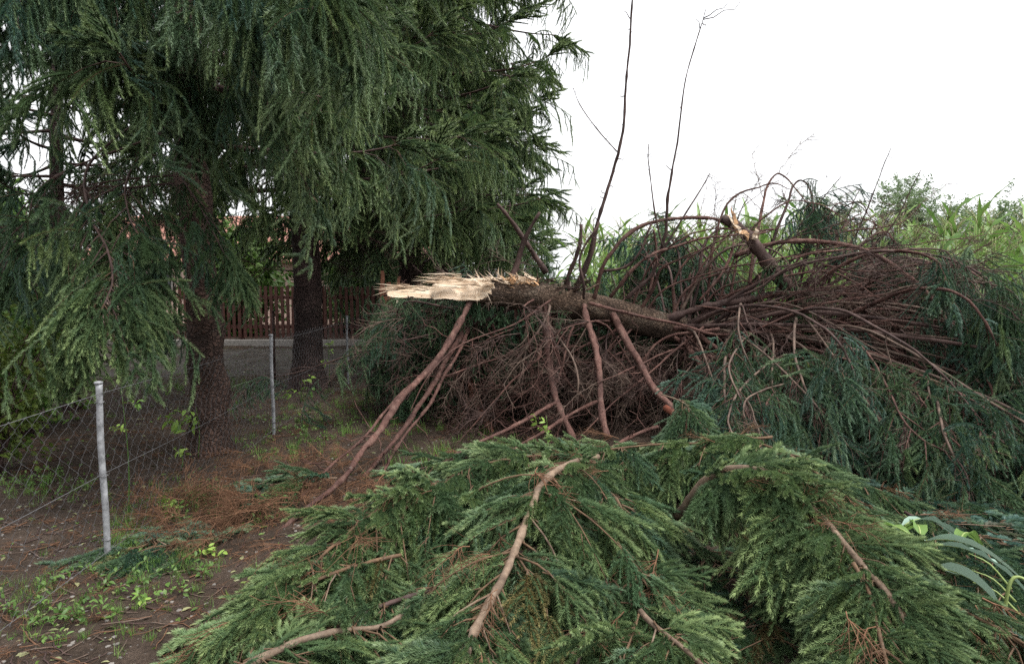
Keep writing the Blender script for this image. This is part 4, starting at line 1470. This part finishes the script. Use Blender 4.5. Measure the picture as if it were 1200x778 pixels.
bough('bluish spruce bough spread along the foot of the fallen crown', ((1010, 580, 5.0), (1080, 590, 4.9), (1160, 605, 4.8), (1250, 620, 4.7)),
      .014, .008, 'limb_dark', 223, (.8, .1, 0), gap=.085, bl=(.4, .85), floor=.05)
bough('bluish spruce bough beyond the bent maize stalk', ((1130, 650, 3.7), (1180, 665, 3.5), (1240, 690, 3.3), (1300, 720, 3.1)),
      .014, .008, 'limb_dark', 224, (.7, .15, 0), gap=.085, bl=(.35, .7), floor=.05)
bough('spruce bough along the crest below the bright red broken limb', ((905, 512, 4.5), (840, 516, 4.5), (770, 520, 4.5), (700, 530, 4.45), (650, 540, 4.4)),
      .014, .008, 'twig', 225, (.15, .5, 0), gap=.07, bl=(.3, .65), cover=16)
bough('shaded spruce bough at the back of the heap under the hanging limbs', ((760, 525, 5.3), (700, 530, 5.2), (640, 535, 5.1), (570, 545, 5.0)),
      .016, .008, 'limb_dark', 226, (.35, .25, 0), gap=.08, bl=(.3, .65))
bough('small spruce spray lying over the bright red broken limb', ((775, 462, 5.3), (800, 470, 5.2), (818, 490, 5.1), (828, 510, 5.05)),
      .010, .004, 'limb_pale', 215, (.4, .15, 0), gap=.09, bl=(.15, .28))
bough('torn spruce spray lying flat on the soil near the fence post', ((290, 655, 4.0), (250, 658, 3.95), (205, 660, 3.9), (172, 658, 3.9)),
      .010, .004, 'limb_pale', 216, (.5, .15, 0), gap=.07, bl=(.2, .38), floor=.04)
bough('spruce spray lying among the rust-coloured twigs', ((395, 560, 5.1), (350, 560, 5.0), (310, 575, 4.9), (285, 590, 4.8)),
      .010, .005, 'limb_pale', 217, (.5, .15, 0), gap=.08, bl=(.2, .45), floor=.04)
bough('spruce bough lying in the shade below the hanging limbs', ((640, 520, 5.8), (580, 530, 5.5), (520, 540, 5.3), (470, 555, 5.2)),
      .014, .007, 'limb_dark', 218, (.3, .3, 0), gap=.1, bl=(.3, .6), floor=.04)
bough('spruce bough pressed under the crown heap next to the red broken limb', ((840, 520, 5.2), (910, 535, 5.0), (980, 555, 4.8), (1050, 590, 4.6)),
      .016, .008, 'limb_dark', 219, (.5, .1, 0), gap=.09, bl=(.3, .7), hang=.3)


def rust_pile(label, px0, px1, py0, py1, n, seed):
    rg = np.random.default_rng(seed)
    s = Scatter()
    c = None
    for i in range(n):
        px, py = rg.uniform(px0, px1), rg.uniform(py0, py1)
        d = gd(py)
        p = at(px, py, d)
        if c is None:
            c = np.array([p[0], p[1], 0])
        p[2] = rg.uniform(.02, .14)
        s.add(p - c, unit([rg.normal(-.5, .6), rg.normal(-.2, .5), rg.normal(.05, .2)]), UP + rg.normal(0, .3, 3), rg.uniform(.3, .65), (0, 0, 1))
    o = s.build('twig_pile', 'rust', None, seed, label=label, category='twigs')
    o.location = c


rust_pile('rust-coloured dead twigs lying by the torn flat spray', 190, 310, 590, 645, 60, 71)
rust_pile('rust-coloured dead twigs heaped under the long red limb', 270, 450, 545, 615, 90, 72)


# ------------------------------------------------------------------ chain-link fence
def chain_fence():
    ys = [0.65, 3.78, 6.9, 10.15, 13.4]
    xs = [-2.3, -2.372, -2.51, -2.524, -2.54]
    root = thing('chain_link_fence', 'low chain-link wire fence on grey metal posts beside the spruces', 'fence', (xs[1], ys[1], 0))
    b = np.array(root.location)
    H = 1.04
    for x, y in zip(xs, ys):
        n = 26
        z = np.linspace(-.05, H, n)
        P = np.stack([x + .004 * np.sin(z * 7), y + 0 * z, z], 1) - b
        V, F = tube_arrays(P, np.full(n, .0175), 12, .02, int(y * 10))
        post = put('post', mesh_from('post', V, F, ['galv']), root)
        V, F = tube_arrays(np.array([[x, y, H - .004], [x, y, H + .008], [x, y, H + .012]]) - b, [.0225, .0225, .012], 12)
        put('post_cap', mesh_from('post_cap', V, F, ['galv']), post)
        for zz in (.12, .5, .93):      # tie wires
            a = np.linspace(0, 6.283, 13)
            V, F = tube_arrays(np.stack([x + .023 * np.cos(a), y + .023 * np.sin(a), zz + .004 * np.sin(3 * a)], 1) - b, .0025, 5, cap=False)
            put('tie_wire', mesh_from('tie_wire', V, F, ['wire']), post)
    for k in range(4):
        VV, FF, n = [], [], 0
        y0, y1, x0, x1 = ys[k], ys[k + 1], xs[k], xs[k + 1]
        L = y1 - y0
        cell, rows = .055, 17
        hh = (H - .09) / rows
        m = int(L / cell)
        for i in range(m):
            # one zig-zag wire per column, hooked into its neighbours
            P = []
            for r in range(rows + 1):
                s = i + .5 + (.54 if (r + i) % 2 else -.54)
                y = y0 + s * cell
                f = np.clip((y - y0) / L, 0, 1)
                bow = .012 * math.sin(f * 12 + r) + .02 * math.sin(f * 3.14) * math.sin(r * .4)
                P.append((x0 + (x1 - x0) * f + .022 + bow + (.003 if (r + i) % 2 else -.003), y, .05 + r * hh + .018 * math.sin(f * 5.5)))
            V, F = tube_arrays(np.array(P) - b, .0010, 3, cap=False, off=n)
            VV.append(V); FF += F; n += len(V)
        put('wire_mesh', mesh_from('wire_mesh', np.vstack(VV), FF, ['wire']), root, kind='stuff')
        for zz in (.06, .52, .985):
            q = np.linspace(0, 1, 12)
            P = np.stack([x0 + (x1 - x0) * q + .022, y0 + L * q, zz - .02 * np.sin(q * math.pi)], 1) - b
            V, F = tube_arrays(P, .0018, 4, cap=False)
            put('tension_wire', mesh_from('tension_wire', V, F, ['wire']), root)
    p = at(322, 447, 10.4)
    root2 = thing('fence_post', 'rusty dark metal post standing alone beside the flared spruce trunk', 'post', (p[0], 10.4, 0))
    V, F = tube_arrays(np.array([[0, 0, -.05], [0, 0, .5], [.01, 0, 1.1]]), .022, 10)
    put('shaft', mesh_from('shaft', V, F, ['limb_dark']), root2)
    V, F = tube_arrays(np.array([[.01, 0, 1.095], [.01, 0, 1.115]]), .026, 10)
    put('cap', mesh_from('cap', V, F, ['limb_dark']), root2)


chain_fence()


# ------------------------------------------------------------------ picket fence, kerb and outbuilding
def box_mesh(name, sx, sy, sz, mat, bev=.004):
    import bmesh
    bm = bmesh.new()
    bmesh.ops.create_cube(bm, size=1)
    for v in bm.verts:
        v.co.x *= sx; v.co.y *= sy; v.co.z *= sz
    if bev:
        bmesh.ops.bevel(bm, geom=bm.edges[:], offset=bev, segments=1, affect='EDGES')
    me = bpy.data.meshes.new(name)
    bm.to_mesh(me)
    bm.free()
    me.materials.append(M[mat])
    return me


def picket_fence():
    x0, x1, y = -10.6, -2.4, 15.9
    root = thing('picket_fence', 'red-brown wooden picket fence on a low concrete kerb behind the spruces', 'fence', (x0, y, 0))
    pk = box_mesh('picket', .075, .022, 1.22, 'picket')
    rg = np.random.default_rng(4)
    for i in range(int((x1 - x0) / .128)):
        put('picket', pk, root, (i * .128 + rg.normal(0, .004), -.035, .80 + rg.normal(0, .008)), (0, rg.normal(0, .008), 0))
    rl = box_mesh('rail', x1 - x0, .045, .08, 'picket')
    put('rail', rl, root, ((x1 - x0) / 2, 0, .45))
    put('rail', rl, root, ((x1 - x0) / 2, 0, 1.15))
    ps = box_mesh('post', .09, .09, 1.4, 'picket')
    for i in range(5):
        put('post', ps, root, (.1 + i * 2.0, .07, .72))
    put('kerb', box_mesh('kerb', x1 - x0 + .3, .16, .17, 'concrete', .012), root, ((x1 - x0) / 2, -.03, .06))


picket_fence()


def outbuilding():
    root = thing('outbuilding', 'low outbuilding with a red clay tile roof glimpsed through the spruces', 'building', (-9.0, 23.0, 0))
    W, D, H = 11.0, 5.0, 2.25
    put('wall', box_mesh('wall', W, D, H, 'plaster', .01), root, (0, D / 2, H / 2))
    for x in (-3.2, 0.2, 3.4):
        w = put('window', box_mesh('window', 1.1, .08, .9, 'concrete'), root, (x, -.02, 1.35))
        put('pane', box_mesh('pane', .44, .03, .74, 'glass', 0), w, (-.25, -.035, 0))
        put('pane', box_mesh('pane', .44, .03, .74, 'glass', 0), w, (.25, -.035, 0))
    # roof slope with rows of tiles
    pitch = R(32)
    run = D / 2 + .35
    sl_ = run / math.cos(pitch)
    V = [(-W / 2 - .3, -.35, H - .1), (W / 2 + .3, -.35, H - .1), (W / 2 + .3, D / 2, H - .1 + run * math.tan(pitch)), (-W / 2 - .3, D / 2, H - .1 + run * math.tan(pitch)),
         (-W / 2 - .3, D + .35, H - .1), (W / 2 + .3, D + .35, H - .1)]
    rf = put('roof', mesh_from('roof', V, [(0, 1, 2, 3), (3, 2, 5, 4), (0, 3, 4), (1, 5, 2), (0, 4, 5, 1)], ['tile'], smooth=False), root)
    # a tile: a shallow arched piece
    a = np.linspace(0, math.pi, 5)
    TV = [(.12 * -math.cos(q), 0, .05 * math.sin(q)) for q in a] + [(.12 * -math.cos(q), .40, .035 * math.sin(q)) for q in a]
    TM = mesh_from('tile', TV, [(i, i + 1, i + 6, i + 5) for i in range(4)] + [(4, 3, 2, 1, 0)], ['tile'])
    nrow, ncol = int(sl_ / .34), 24
    for r in range(nrow):
        for c in range(ncol):
            if c < 12:
                continue
            s = .02 + r * .34
            put('tile', TM, rf, (-W / 2 + c * .26 + 2.2, -.35 + s * math.cos(pitch), H - .1 + s * math.sin(pitch) + .012), (pitch, 0, 0))
    # the remaining tiles of the slope, too far off to pick apart
    VV, FF, n = [], [], 0
    for r in range(nrow):
        for c in range(-8, 37):
            if 12 <= c < 24:
                continue
            s = .02 + r * .34
            x = -W / 2 + c * .26 + 2.2
            if x < -W / 2 - .2 or x > W / 2 + .2:
                continue
            for v in TV:
                VV.append((x + v[0], -.35 + s * math.cos(pitch) + v[1] * math.cos(pitch) - v[2] * math.sin(pitch), H - .1 + s * math.sin(pitch) + .012 + v[1] * math.sin(pitch) + v[2] * math.cos(pitch)))
            FF += [tuple(n + k for k in f) for f in ([(i, i + 1, i + 6, i + 5) for i in range(4)] + [(4, 3, 2, 1, 0)])]
            n += len(TV)
    put('tiles', mesh_from('tiles', VV, FF, ['tile']), rf, kind='stuff')


outbuilding()


# ------------------------------------------------------------------ broad-leaved plants
def shrub(label, pos, r, h, n, kit, seed, name='shrub', stems=9, scale=1.0, cat='shrub', group=None, zlow=.15, trunk_r=.012):
    rg = np.random.default_rng(seed)
    root = thing(name, label, cat, (pos[0], pos[1], 0), group)
    s = Scatter()
    ends = []
    for i in range(stems):
        az = rg.uniform(0, 6.283)
        e = np.array([math.cos(az) * r * rg.uniform(.3, .9), math.sin(az) * r * rg.uniform(.3, .9), h * rg.uniform(.6, 1)])
        m2 = e * np.array([.35, .35, .55]) + rg.normal(0, .05, 3)
        me, P = limb_mesh('stem', [np.array([rg.normal(0, .03), rg.normal(0, .03), -.02]), m2, e], trunk_r, trunk_r * .35, 'limb_dark', 5, wig=.02, seed=seed * 50 + i, step=.12)
        put('stem', me, root)
        ends.append(P)
    for i in range(n):
        P = ends[rg.integers(len(ends))]
        p, d = interp_path(P, rg.uniform(zlow, 1) * .99)
        q = p + rg.normal(0, .16, 3) * np.array([r, r, h * .45])
        q[2] = max(.06, q[2])
        s.add(q, unit(q - p + rg.normal(0, .3, 3) + UP * .15), UP + rg.normal(0, .5, 3), scale * rg.uniform(.7, 1.2))
    s.build('leaves', kit, root, seed)
    return root


p = at(30, 560, 5.6)
shrub('yellow-green leafy shrub growing through the chain-link fence', (p[0] - .15, 5.5), .55, 1.35, 150, 'leafy', 81, stems=9)
shrub('dark green shrub in the shade behind the yellow-green one', (-5.2, 7.0), .9, 1.6, 240, 'leaf', 82, stems=10, scale=1.2)
for i, (x, y, r, h, lb) in enumerate(((-10.5, 14.2, 1.7, 3.4, 'tall leafy bush at the far end of the picket fence'), (-7.9, 19.0, 1.5, 3.1, 'leafy bush between the picket fence and the outbuilding'),
                                      (-12.5, 11.5, 1.7, 3.0, 'broad dense bush at the outer end of the gravel path'), (-4.5, 20.5, 1.4, 2.6, 'rounded bush behind the flared spruce trunk, over the fence'))):
    shrub(lb, (x, y), r, h, 300, 'leafbig', 83 + i, 'bush', 10, .9, 'bush', 'leafy bushes behind the spruces', .1, .03)


def seedling(px, py, label, n=5, sc=.8, d=None, kit='lime', h=.3):
    d = d or gd(py)
    p = at(px, py, d)
    rg = np.random.default_rng(int(px * 7 + py))
    root = thing('leafy_shoot', label, 'plant', (p[0], p[1], 0), 'bright green shoots and torn leaves')
    me, P = limb_mesh('stem', [np.array([0, 0, -.01]), np.array([.02, 0, h * .5 + max(0, p[2]) * .5]), np.array([0, 0, h + max(0, p[2])])], .005, .002, 'leaf', 5, seed=3, step=.05)
    put('stem', me, root)
    s = Scatter()
    for i in range(n):
        q, _ = interp_path(P, rg.uniform(.45, .99))
        s.add(q, unit([rg.normal(), rg.normal() - .3, .35]), UP, sc * rg.uniform(.8, 1.2))
    s.build('leaves', kit, root, 4)


seedling(232, 530, 'bright leafy shoot in front of the thick knotted trunk', 4, .9, 6.0, h=.42)
seedling(212, 545, 'small bright shoot at the foot of the thick knotted trunk', 2, .6, 5.6, h=.12)
seedling(352, 475, 'bright leafy shoot at the foot of the flared trunk', 3, .8, 8.6, h=.28)
seedling(385, 462, 'tall thin bright shoot next to the flared trunk', 3, .6, 9.2, h=.75)
seedling(207, 605, 'low bright plant between the fence post and the twig pile', 4, .5, h=.1)
seedling(168, 705, 'single bright leaf cluster lying on the trodden soil', 2, .5, h=.02)
seedling(228, 655, 'tiny bright plant by the torn flat spray', 3, .5, h=.04)
seedling(640, 500, 'bright leaf cluster caught beside a hanging red limb', 3, .6, 5.7, h=.1)
seedling(145, 500, 'pale wilted leaf hanging on the wire next to the first fence post', 2, .5, 4.3, h=.2)


# ------------------------------------------------------------------ maize field
def maize_leaf_arrays(L, W, arch, tipdrop, n=8, wave=0.012, seed=0):
    rg = np.random.default_rng(seed)
    t = np.linspace(0, 1, n + 1)
    w = W * np.clip(np.minimum(1, .45 + t * 3) * (1 - t ** 2.2), .02, 1)
    x = L * (t * math.cos(R(60)) + .25 * t ** 2 + .12 * t)
    z = L * (arch * t - tipdrop * t ** 2.4)
    V, F = [], []
    for i in range(n + 1):
        f = wave * rg.normal() * (0 < i < n)
        V += [(x[i], -w[i] / 2, z[i] + .22 * w[i] + f), (x[i], 0, z[i]), (x[i], w[i] / 2, z[i] + .22 * w[i] - f)]
    for i in range(n):
        a = 3 * i
        F += [(a, a + 1, a + 4, a + 3), (a + 1, a + 2, a + 5, a + 4)]
    return np.array(V), F


ML = []
for s, (L, W, ar, td) in enumerate(((.75, .075, .75, .75), (.85, .08, .65, .95), (.65, .07, .85, .55), (.8, .07, .8, 1.05), (.55, .055, .95, .25))):
    V, F = maize_leaf_arrays(L, W, ar, td, seed=s)
    ML.append(mesh_from('maize_leaf', V, F, ['maize']))
sP = np.stack([.012 * np.sin(np.linspace(0, 3, 12)), 0 * np.linspace(0, 1, 12), np.linspace(-.03, 2.15, 12)], 1)
V, F = tube_arrays(sP, np.linspace(.013, .006, 12), 6)
STALK = mesh_from('stalk', V, F, ['maize_stalk'])
TV_, TF_, tn = [], [], 0
for i in range(8):
    az, ln = i * 2.4, .26 if i else .34
    q = np.linspace(0, 1, 5)[:, None]
    P = np.array([.02, 0, 2.12]) + q * np.array([math.cos(az) * .09 * (i > 0), math.sin(az) * .09 * (i > 0), ln]) + q ** 2 * np.array([math.cos(az) * .07 * (i > 0), math.sin(az) * .07 * (i > 0), -.05])
    V, F = tube_arrays(P, np.linspace(.004, .002, 5), 4, off=tn)
    TV_.append(V); TF_ += F; tn += len(V)
TASSEL = mesh_from('tassel', np.vstack(TV_), TF_, ['maize_tassel'])


def maize_spec(rg):
    out = []
    n = 11
    for i in range(n):
        z = .25 + 1.85 * i / (n - 1)
        az = i * math.pi + rg.normal(0, .45)
        k = 4 if i >= n - 2 else int(rg.integers(0, 4))
        out.append((z, az, k, rg.uniform(.8, 1.15) * (.75 if i < 2 else 1)))
    return out


def maize_plant(x, y, h, rz, seed):
    rg = np.random.default_rng(seed)
    root = thing('maize_plant', 'tall green maize plant standing in the field behind the fallen spruce', 'plant', (x, y, 0), 'maize plants standing in the field')
    root.rotation_euler = (rg.normal(0, .04), rg.normal(0, .04), rz)
    root.scale = (h / 2.4,) * 3
    put('stalk', STALK, root)
    put('tassel', TASSEL, root)
    for z, az, k, s in maize_spec(rg):
        put('leaf', ML[k], root, (.012 * math.sin(z * 1.4), 0, z), (rg.normal(0, .08), rg.normal(0, .12), az), s)


rg = np.random.default_rng(99)
cells = []
for r in range(16):
    y = 9.9 + r * .75
    for c in range(70):
        x = 0.9 + r * .12 + c * .30 + rg.normal(0, .04)
        if x / y > 0.90 or (x < 1.6 and y < 10.4):
            continue
        cells.append((x, y + rg.normal(0, .06)))
for i, (x, y) in enumerate([c for c in cells if c[1] < 11.1]):
    maize_plant(x, y, rg.uniform(2.25, 2.75) + .05 * max(0, x - 5), rg.uniform(0, 6.28), 500 + i)
# near maize beyond the heap's end
for i, (x, y) in enumerate(((6.6, 8.6), (6.9, 8.9), (7.2, 8.4), (7.1, 9.3), (6.4, 9.2), (7.5, 9.0), (6.2, 8.9), (6.7, 9.6), (5.9, 9.5), (7.6, 8.6), (7.4, 9.6))):
    maize_plant(x, y, rg.uniform(2.4, 2.8), rg.uniform(0, 6.28), 700 + i)


def maize_kit(seed):
    rg = np.random.default_rng(seed)
    K = Kit()
    K.add(np.array([v.co for v in STALK.vertices]), [tuple(p.vertices) for p in STALK.polygons], 1)
    K.add(np.array([v.co for v in TASSEL.vertices]), [tuple(p.vertices) for p in TASSEL.polygons], 2)
    for z, az, k, s in maize_spec(rg):
        V = np.array([v.co for v in ML[k].vertices]) * s
        ca, sa = math.cos(az), math.sin(az)
        V = np.stack([V[:, 0] * ca - V[:, 1] * sa, V[:, 0] * sa + V[:, 1] * ca, V[:, 2] + z], 1)
        K.add(V, [tuple(p.vertices) for p in ML[k].polygons], 0)
    return K.build('maize_%d' % seed, ['maize', 'maize_stalk', 'maize_tassel'])


KITS['maize'] = [maize_kit(s) for s in (1, 2, 3, 4)]
ms = Scatter()
for x, y in cells:
    if y >= 11.1:
        az = rg.uniform(0, 6.28)
        ms.add((x, y, 0), (math.cos(az), math.sin(az), 0), UP + rg.normal(0, .05, 3), rg.uniform(.92, 1.15), (0, 0, 0))
ms.build('maize_field', 'maize', None, 9, label='dense mass of maize filling the field behind its first rows', category='maize field')


def torn_leaf(label, px, py, d, ang, L, W, mat, seed, tilt=0.0):
    V, F = maize_leaf_arrays(L, W, .35, .5, 9, .006, seed)
    p = at(px, py, d)
    # a short torn sheath at the base, then the blade with its midrib
    o = thing('maize_leaf', label, 'leaf', p, 'torn maize leaves on the boughs')
    bl = put('blade', mesh_from('blade', V, F, [mat]), o)
    mid = V[1::3] + np.array([0, 0, .003])
    V2, F2 = tube_arrays(mid, np.linspace(.005, .001, len(mid)), 5)
    put('midrib', mesh_from('midrib', V2, F2, ['maize_stalk']), o)
    o.rotation_euler = (tilt, 0.25, ang)


for i, (px, py, d, ang, L, W, mt, tl, lb) in enumerate((
        (1085, 640, 3.45, -.25, .62, .10, 'maize_pale', -.5, 'pale torn maize leaf curled over the spruce sprays'), (1078, 632, 3.5, 1.25, .5, .09, 'maize', .4, 'green torn maize leaf standing up from the boughs'),
        (1060, 622, 3.6, .35, .66, .08, 'maize_pale', -.4, 'long pale maize leaf lying among the sprays'), (1100, 645, 3.4, -.8, .55, .09, 'maize_pale', -.6, 'pale maize leaf bent down the heap'),
        (1102, 672, 2.95, -1.15, .42, .115, 'maize_pale', -.9, 'broad wilted grey-green maize leaf hanging over the sprays'), (1125, 640, 3.45, .7, .5, .08, 'maize', -.3, 'green maize leaf next to the brown twig'),
        (1072, 640, 3.45, 2.5, .42, .08, 'maize', .3, 'short green maize leaf poking out of the sprays'), (1065, 632, 3.5, 2.0, .45, .07, 'maize', .2, 'narrow green maize leaf pointing away from the crown heap'))):
    torn_leaf(lb, px, py - 6, d, ang, L, W, mt, 20 + i, tl)


def bent_stalk():
    b = at(1172, 745, 2.9)
    root = thing('maize_stalk', 'pale bent maize stalk with a hooked top rising from the boughs', 'stalk', b)
    P = [q - b for q in A((1172, 745, 2.9), (1178, 710, 2.9), (1183, 685, 2.9), (1190, 676, 2.9), (1203, 680, 2.88), (1222, 700, 2.85))]
    me, _ = limb_mesh('stem', P, .009, .006, 'maize_stalk', 7, seed=1, step=.02)
    put('stem', me, root)
    for i, (x1, y1, x2, y2) in enumerate(((1135, 648, 1185, 690), (1138, 668, 1190, 705), (1140, 682, 1195, 720))):
        me, _ = limb_mesh('frond', [q - b for q in A((x2, y2, 3.0), ((x1 + x2) / 2, (y1 + y2) / 2 - 8, 3.05), (x1, y1, 3.1))], .006, .002, 'maize_stalk', 5, seed=i, step=.03)
        put('frond', me, root)


bent_stalk()


# ------------------------------------------------------------------ far trees
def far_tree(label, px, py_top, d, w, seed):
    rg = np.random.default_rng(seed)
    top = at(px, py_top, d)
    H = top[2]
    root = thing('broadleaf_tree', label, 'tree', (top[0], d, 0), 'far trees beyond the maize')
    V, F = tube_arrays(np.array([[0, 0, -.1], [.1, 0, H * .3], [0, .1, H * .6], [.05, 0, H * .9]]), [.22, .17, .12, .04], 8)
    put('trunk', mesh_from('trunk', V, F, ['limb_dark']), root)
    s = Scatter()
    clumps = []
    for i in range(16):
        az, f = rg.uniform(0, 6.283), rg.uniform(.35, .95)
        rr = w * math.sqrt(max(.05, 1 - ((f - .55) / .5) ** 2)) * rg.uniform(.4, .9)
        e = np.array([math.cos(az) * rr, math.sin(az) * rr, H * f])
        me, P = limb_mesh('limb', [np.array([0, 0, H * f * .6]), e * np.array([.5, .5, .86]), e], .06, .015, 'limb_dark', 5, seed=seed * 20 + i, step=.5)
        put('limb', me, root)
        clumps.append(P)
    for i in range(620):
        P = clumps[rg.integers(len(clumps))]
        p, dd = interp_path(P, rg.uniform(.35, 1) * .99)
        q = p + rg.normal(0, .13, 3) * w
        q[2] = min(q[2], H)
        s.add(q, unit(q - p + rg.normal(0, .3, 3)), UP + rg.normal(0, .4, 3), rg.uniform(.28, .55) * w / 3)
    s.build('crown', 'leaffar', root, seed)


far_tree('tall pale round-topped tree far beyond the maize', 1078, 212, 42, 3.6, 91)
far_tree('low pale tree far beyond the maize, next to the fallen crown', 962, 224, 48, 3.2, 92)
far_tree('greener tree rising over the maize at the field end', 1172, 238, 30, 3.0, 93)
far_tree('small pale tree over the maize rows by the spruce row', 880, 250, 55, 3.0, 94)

# ------------------------------------------------------------------ ground cover
rg = np.random.default_rng(123)


def gpoint(px, py):
    d = gd(py)
    p = at(px, py, d)
    return np.array([p[0], p[1], ground_z(p[0], p[1])])


def inheap(p):
    return False


gs = Scatter()
for (cx, cy, sx, sy, n, s) in ((60, 725, 45, 14, 34, .5), (165, 690, 40, 18, 34, .5), (120, 745, 60, 15, 14, .5), (235, 590, 30, 12, 50, .8), (215, 655, 25, 10, 40, .6),
                               (345, 520, 40, 14, 60, .8), (410, 470, 35, 8, 60, .8), (150, 620, 15, 10, 30, .7), (60, 575, 50, 10, 40, .7), (200, 450, 60, 8, 90, .9),
                               (300, 480, 80, 12, 60, .7), (560, 540, 60, 10, 90, 1.1), (30, 690, 30, 10, 25, .5), (150, 640, 20, 8, 30, .6), (250, 700, 30, 20, 14, .5), (470, 500, 60, 10, 60, .9)):
    for i in range(n):
        q = gpoint(rg.normal(cx, sx), max(400, rg.normal(cy, sy)))
        az = rg.uniform(0, 6.28)
        gs.add(q, (math.cos(az), math.sin(az), 0), UP, s * rg.uniform(.5, 1.2))
gs.build('grass', 'grass', None, 1, label='sparse green grass tufts growing on the trodden earth', category='grass')


def strew(name, kit, n, label, cat, smin, smax, zoff=0.0, tilt=.3):
    s = Scatter()
    for i in range(n):
        y = 1.9 + 13.2 * rg.random() ** 1.35
        x = rg.uniform(-8.5 if y > 5 else -3.6, .4)
        if x / y < -.95:
            continue
        az = rg.uniform(0, 6.28)
        zz = .066 if (y > 11.0 and x < -3.0) else ground_z(x, y)
        s.add((x, y, zz + zoff), (math.cos(az), math.sin(az), rg.normal(0, tilt * .4)), UP + rg.normal(0, tilt, 3), rg.uniform(smin, smax))
    s.build(name, kit, None, 7, label=label, category=cat)


strew('fallen_leaves', 'litter', 5200, 'small green and yellow torn leaves strewn over the earth', 'leaves', .25, .85, -.003, .5)
strew('pebbles', 'pebble', 4200, 'pale pebbles scattered over the earth', 'pebbles', .25, 1.1, -.001)
strew('sticks', 'stick', 4200, 'short brown sticks and twig bits strewn over the earth', 'sticks', .4, 1.5, .002, .15)
nl_ = Scatter()
for i in range(1500):
    y = 2.2 + 10 * rg.random() ** 1.5
    x = rg.uniform(-8.0 if y > 5 else -3.4, 1.0)
    if x / y < -.95:
        continue
    az = rg.uniform(0, 6.28)
    nl_.add((x, y, ground_z(x, y) + .006), (math.cos(az), math.sin(az), .08), UP + rg.normal(0, .15, 3), rg.uniform(.12, .34))
nl_.build('twig_litter', 'rust', None, 8, label='fine brown twig litter matted over the earth', category='litter')
wd = Scatter()
for (cx, cy, sx, sy, n) in ((70, 715, 60, 22, 22), (165, 690, 50, 22, 18), (240, 590, 40, 14, 26), (350, 500, 40, 12, 40), (200, 450, 70, 8, 50), (60, 570, 40, 8, 24)):
    for i in range(n):
        q = gpoint(rg.normal(cx, sx), max(410, rg.normal(cy, sy)))
        az = rg.uniform(0, 6.28)
        wd.add(q + np.array([0, 0, .01]), (math.cos(az), math.sin(az), .35), UP + rg.normal(0, .2, 3), rg.uniform(.25, .55))
wd.build('weeds', 'leaf', None, 12, label='low green weeds growing in patches on the earth', category='weeds')
print('instances', N_INST[0], 'objects', len(bpy.data.objects))
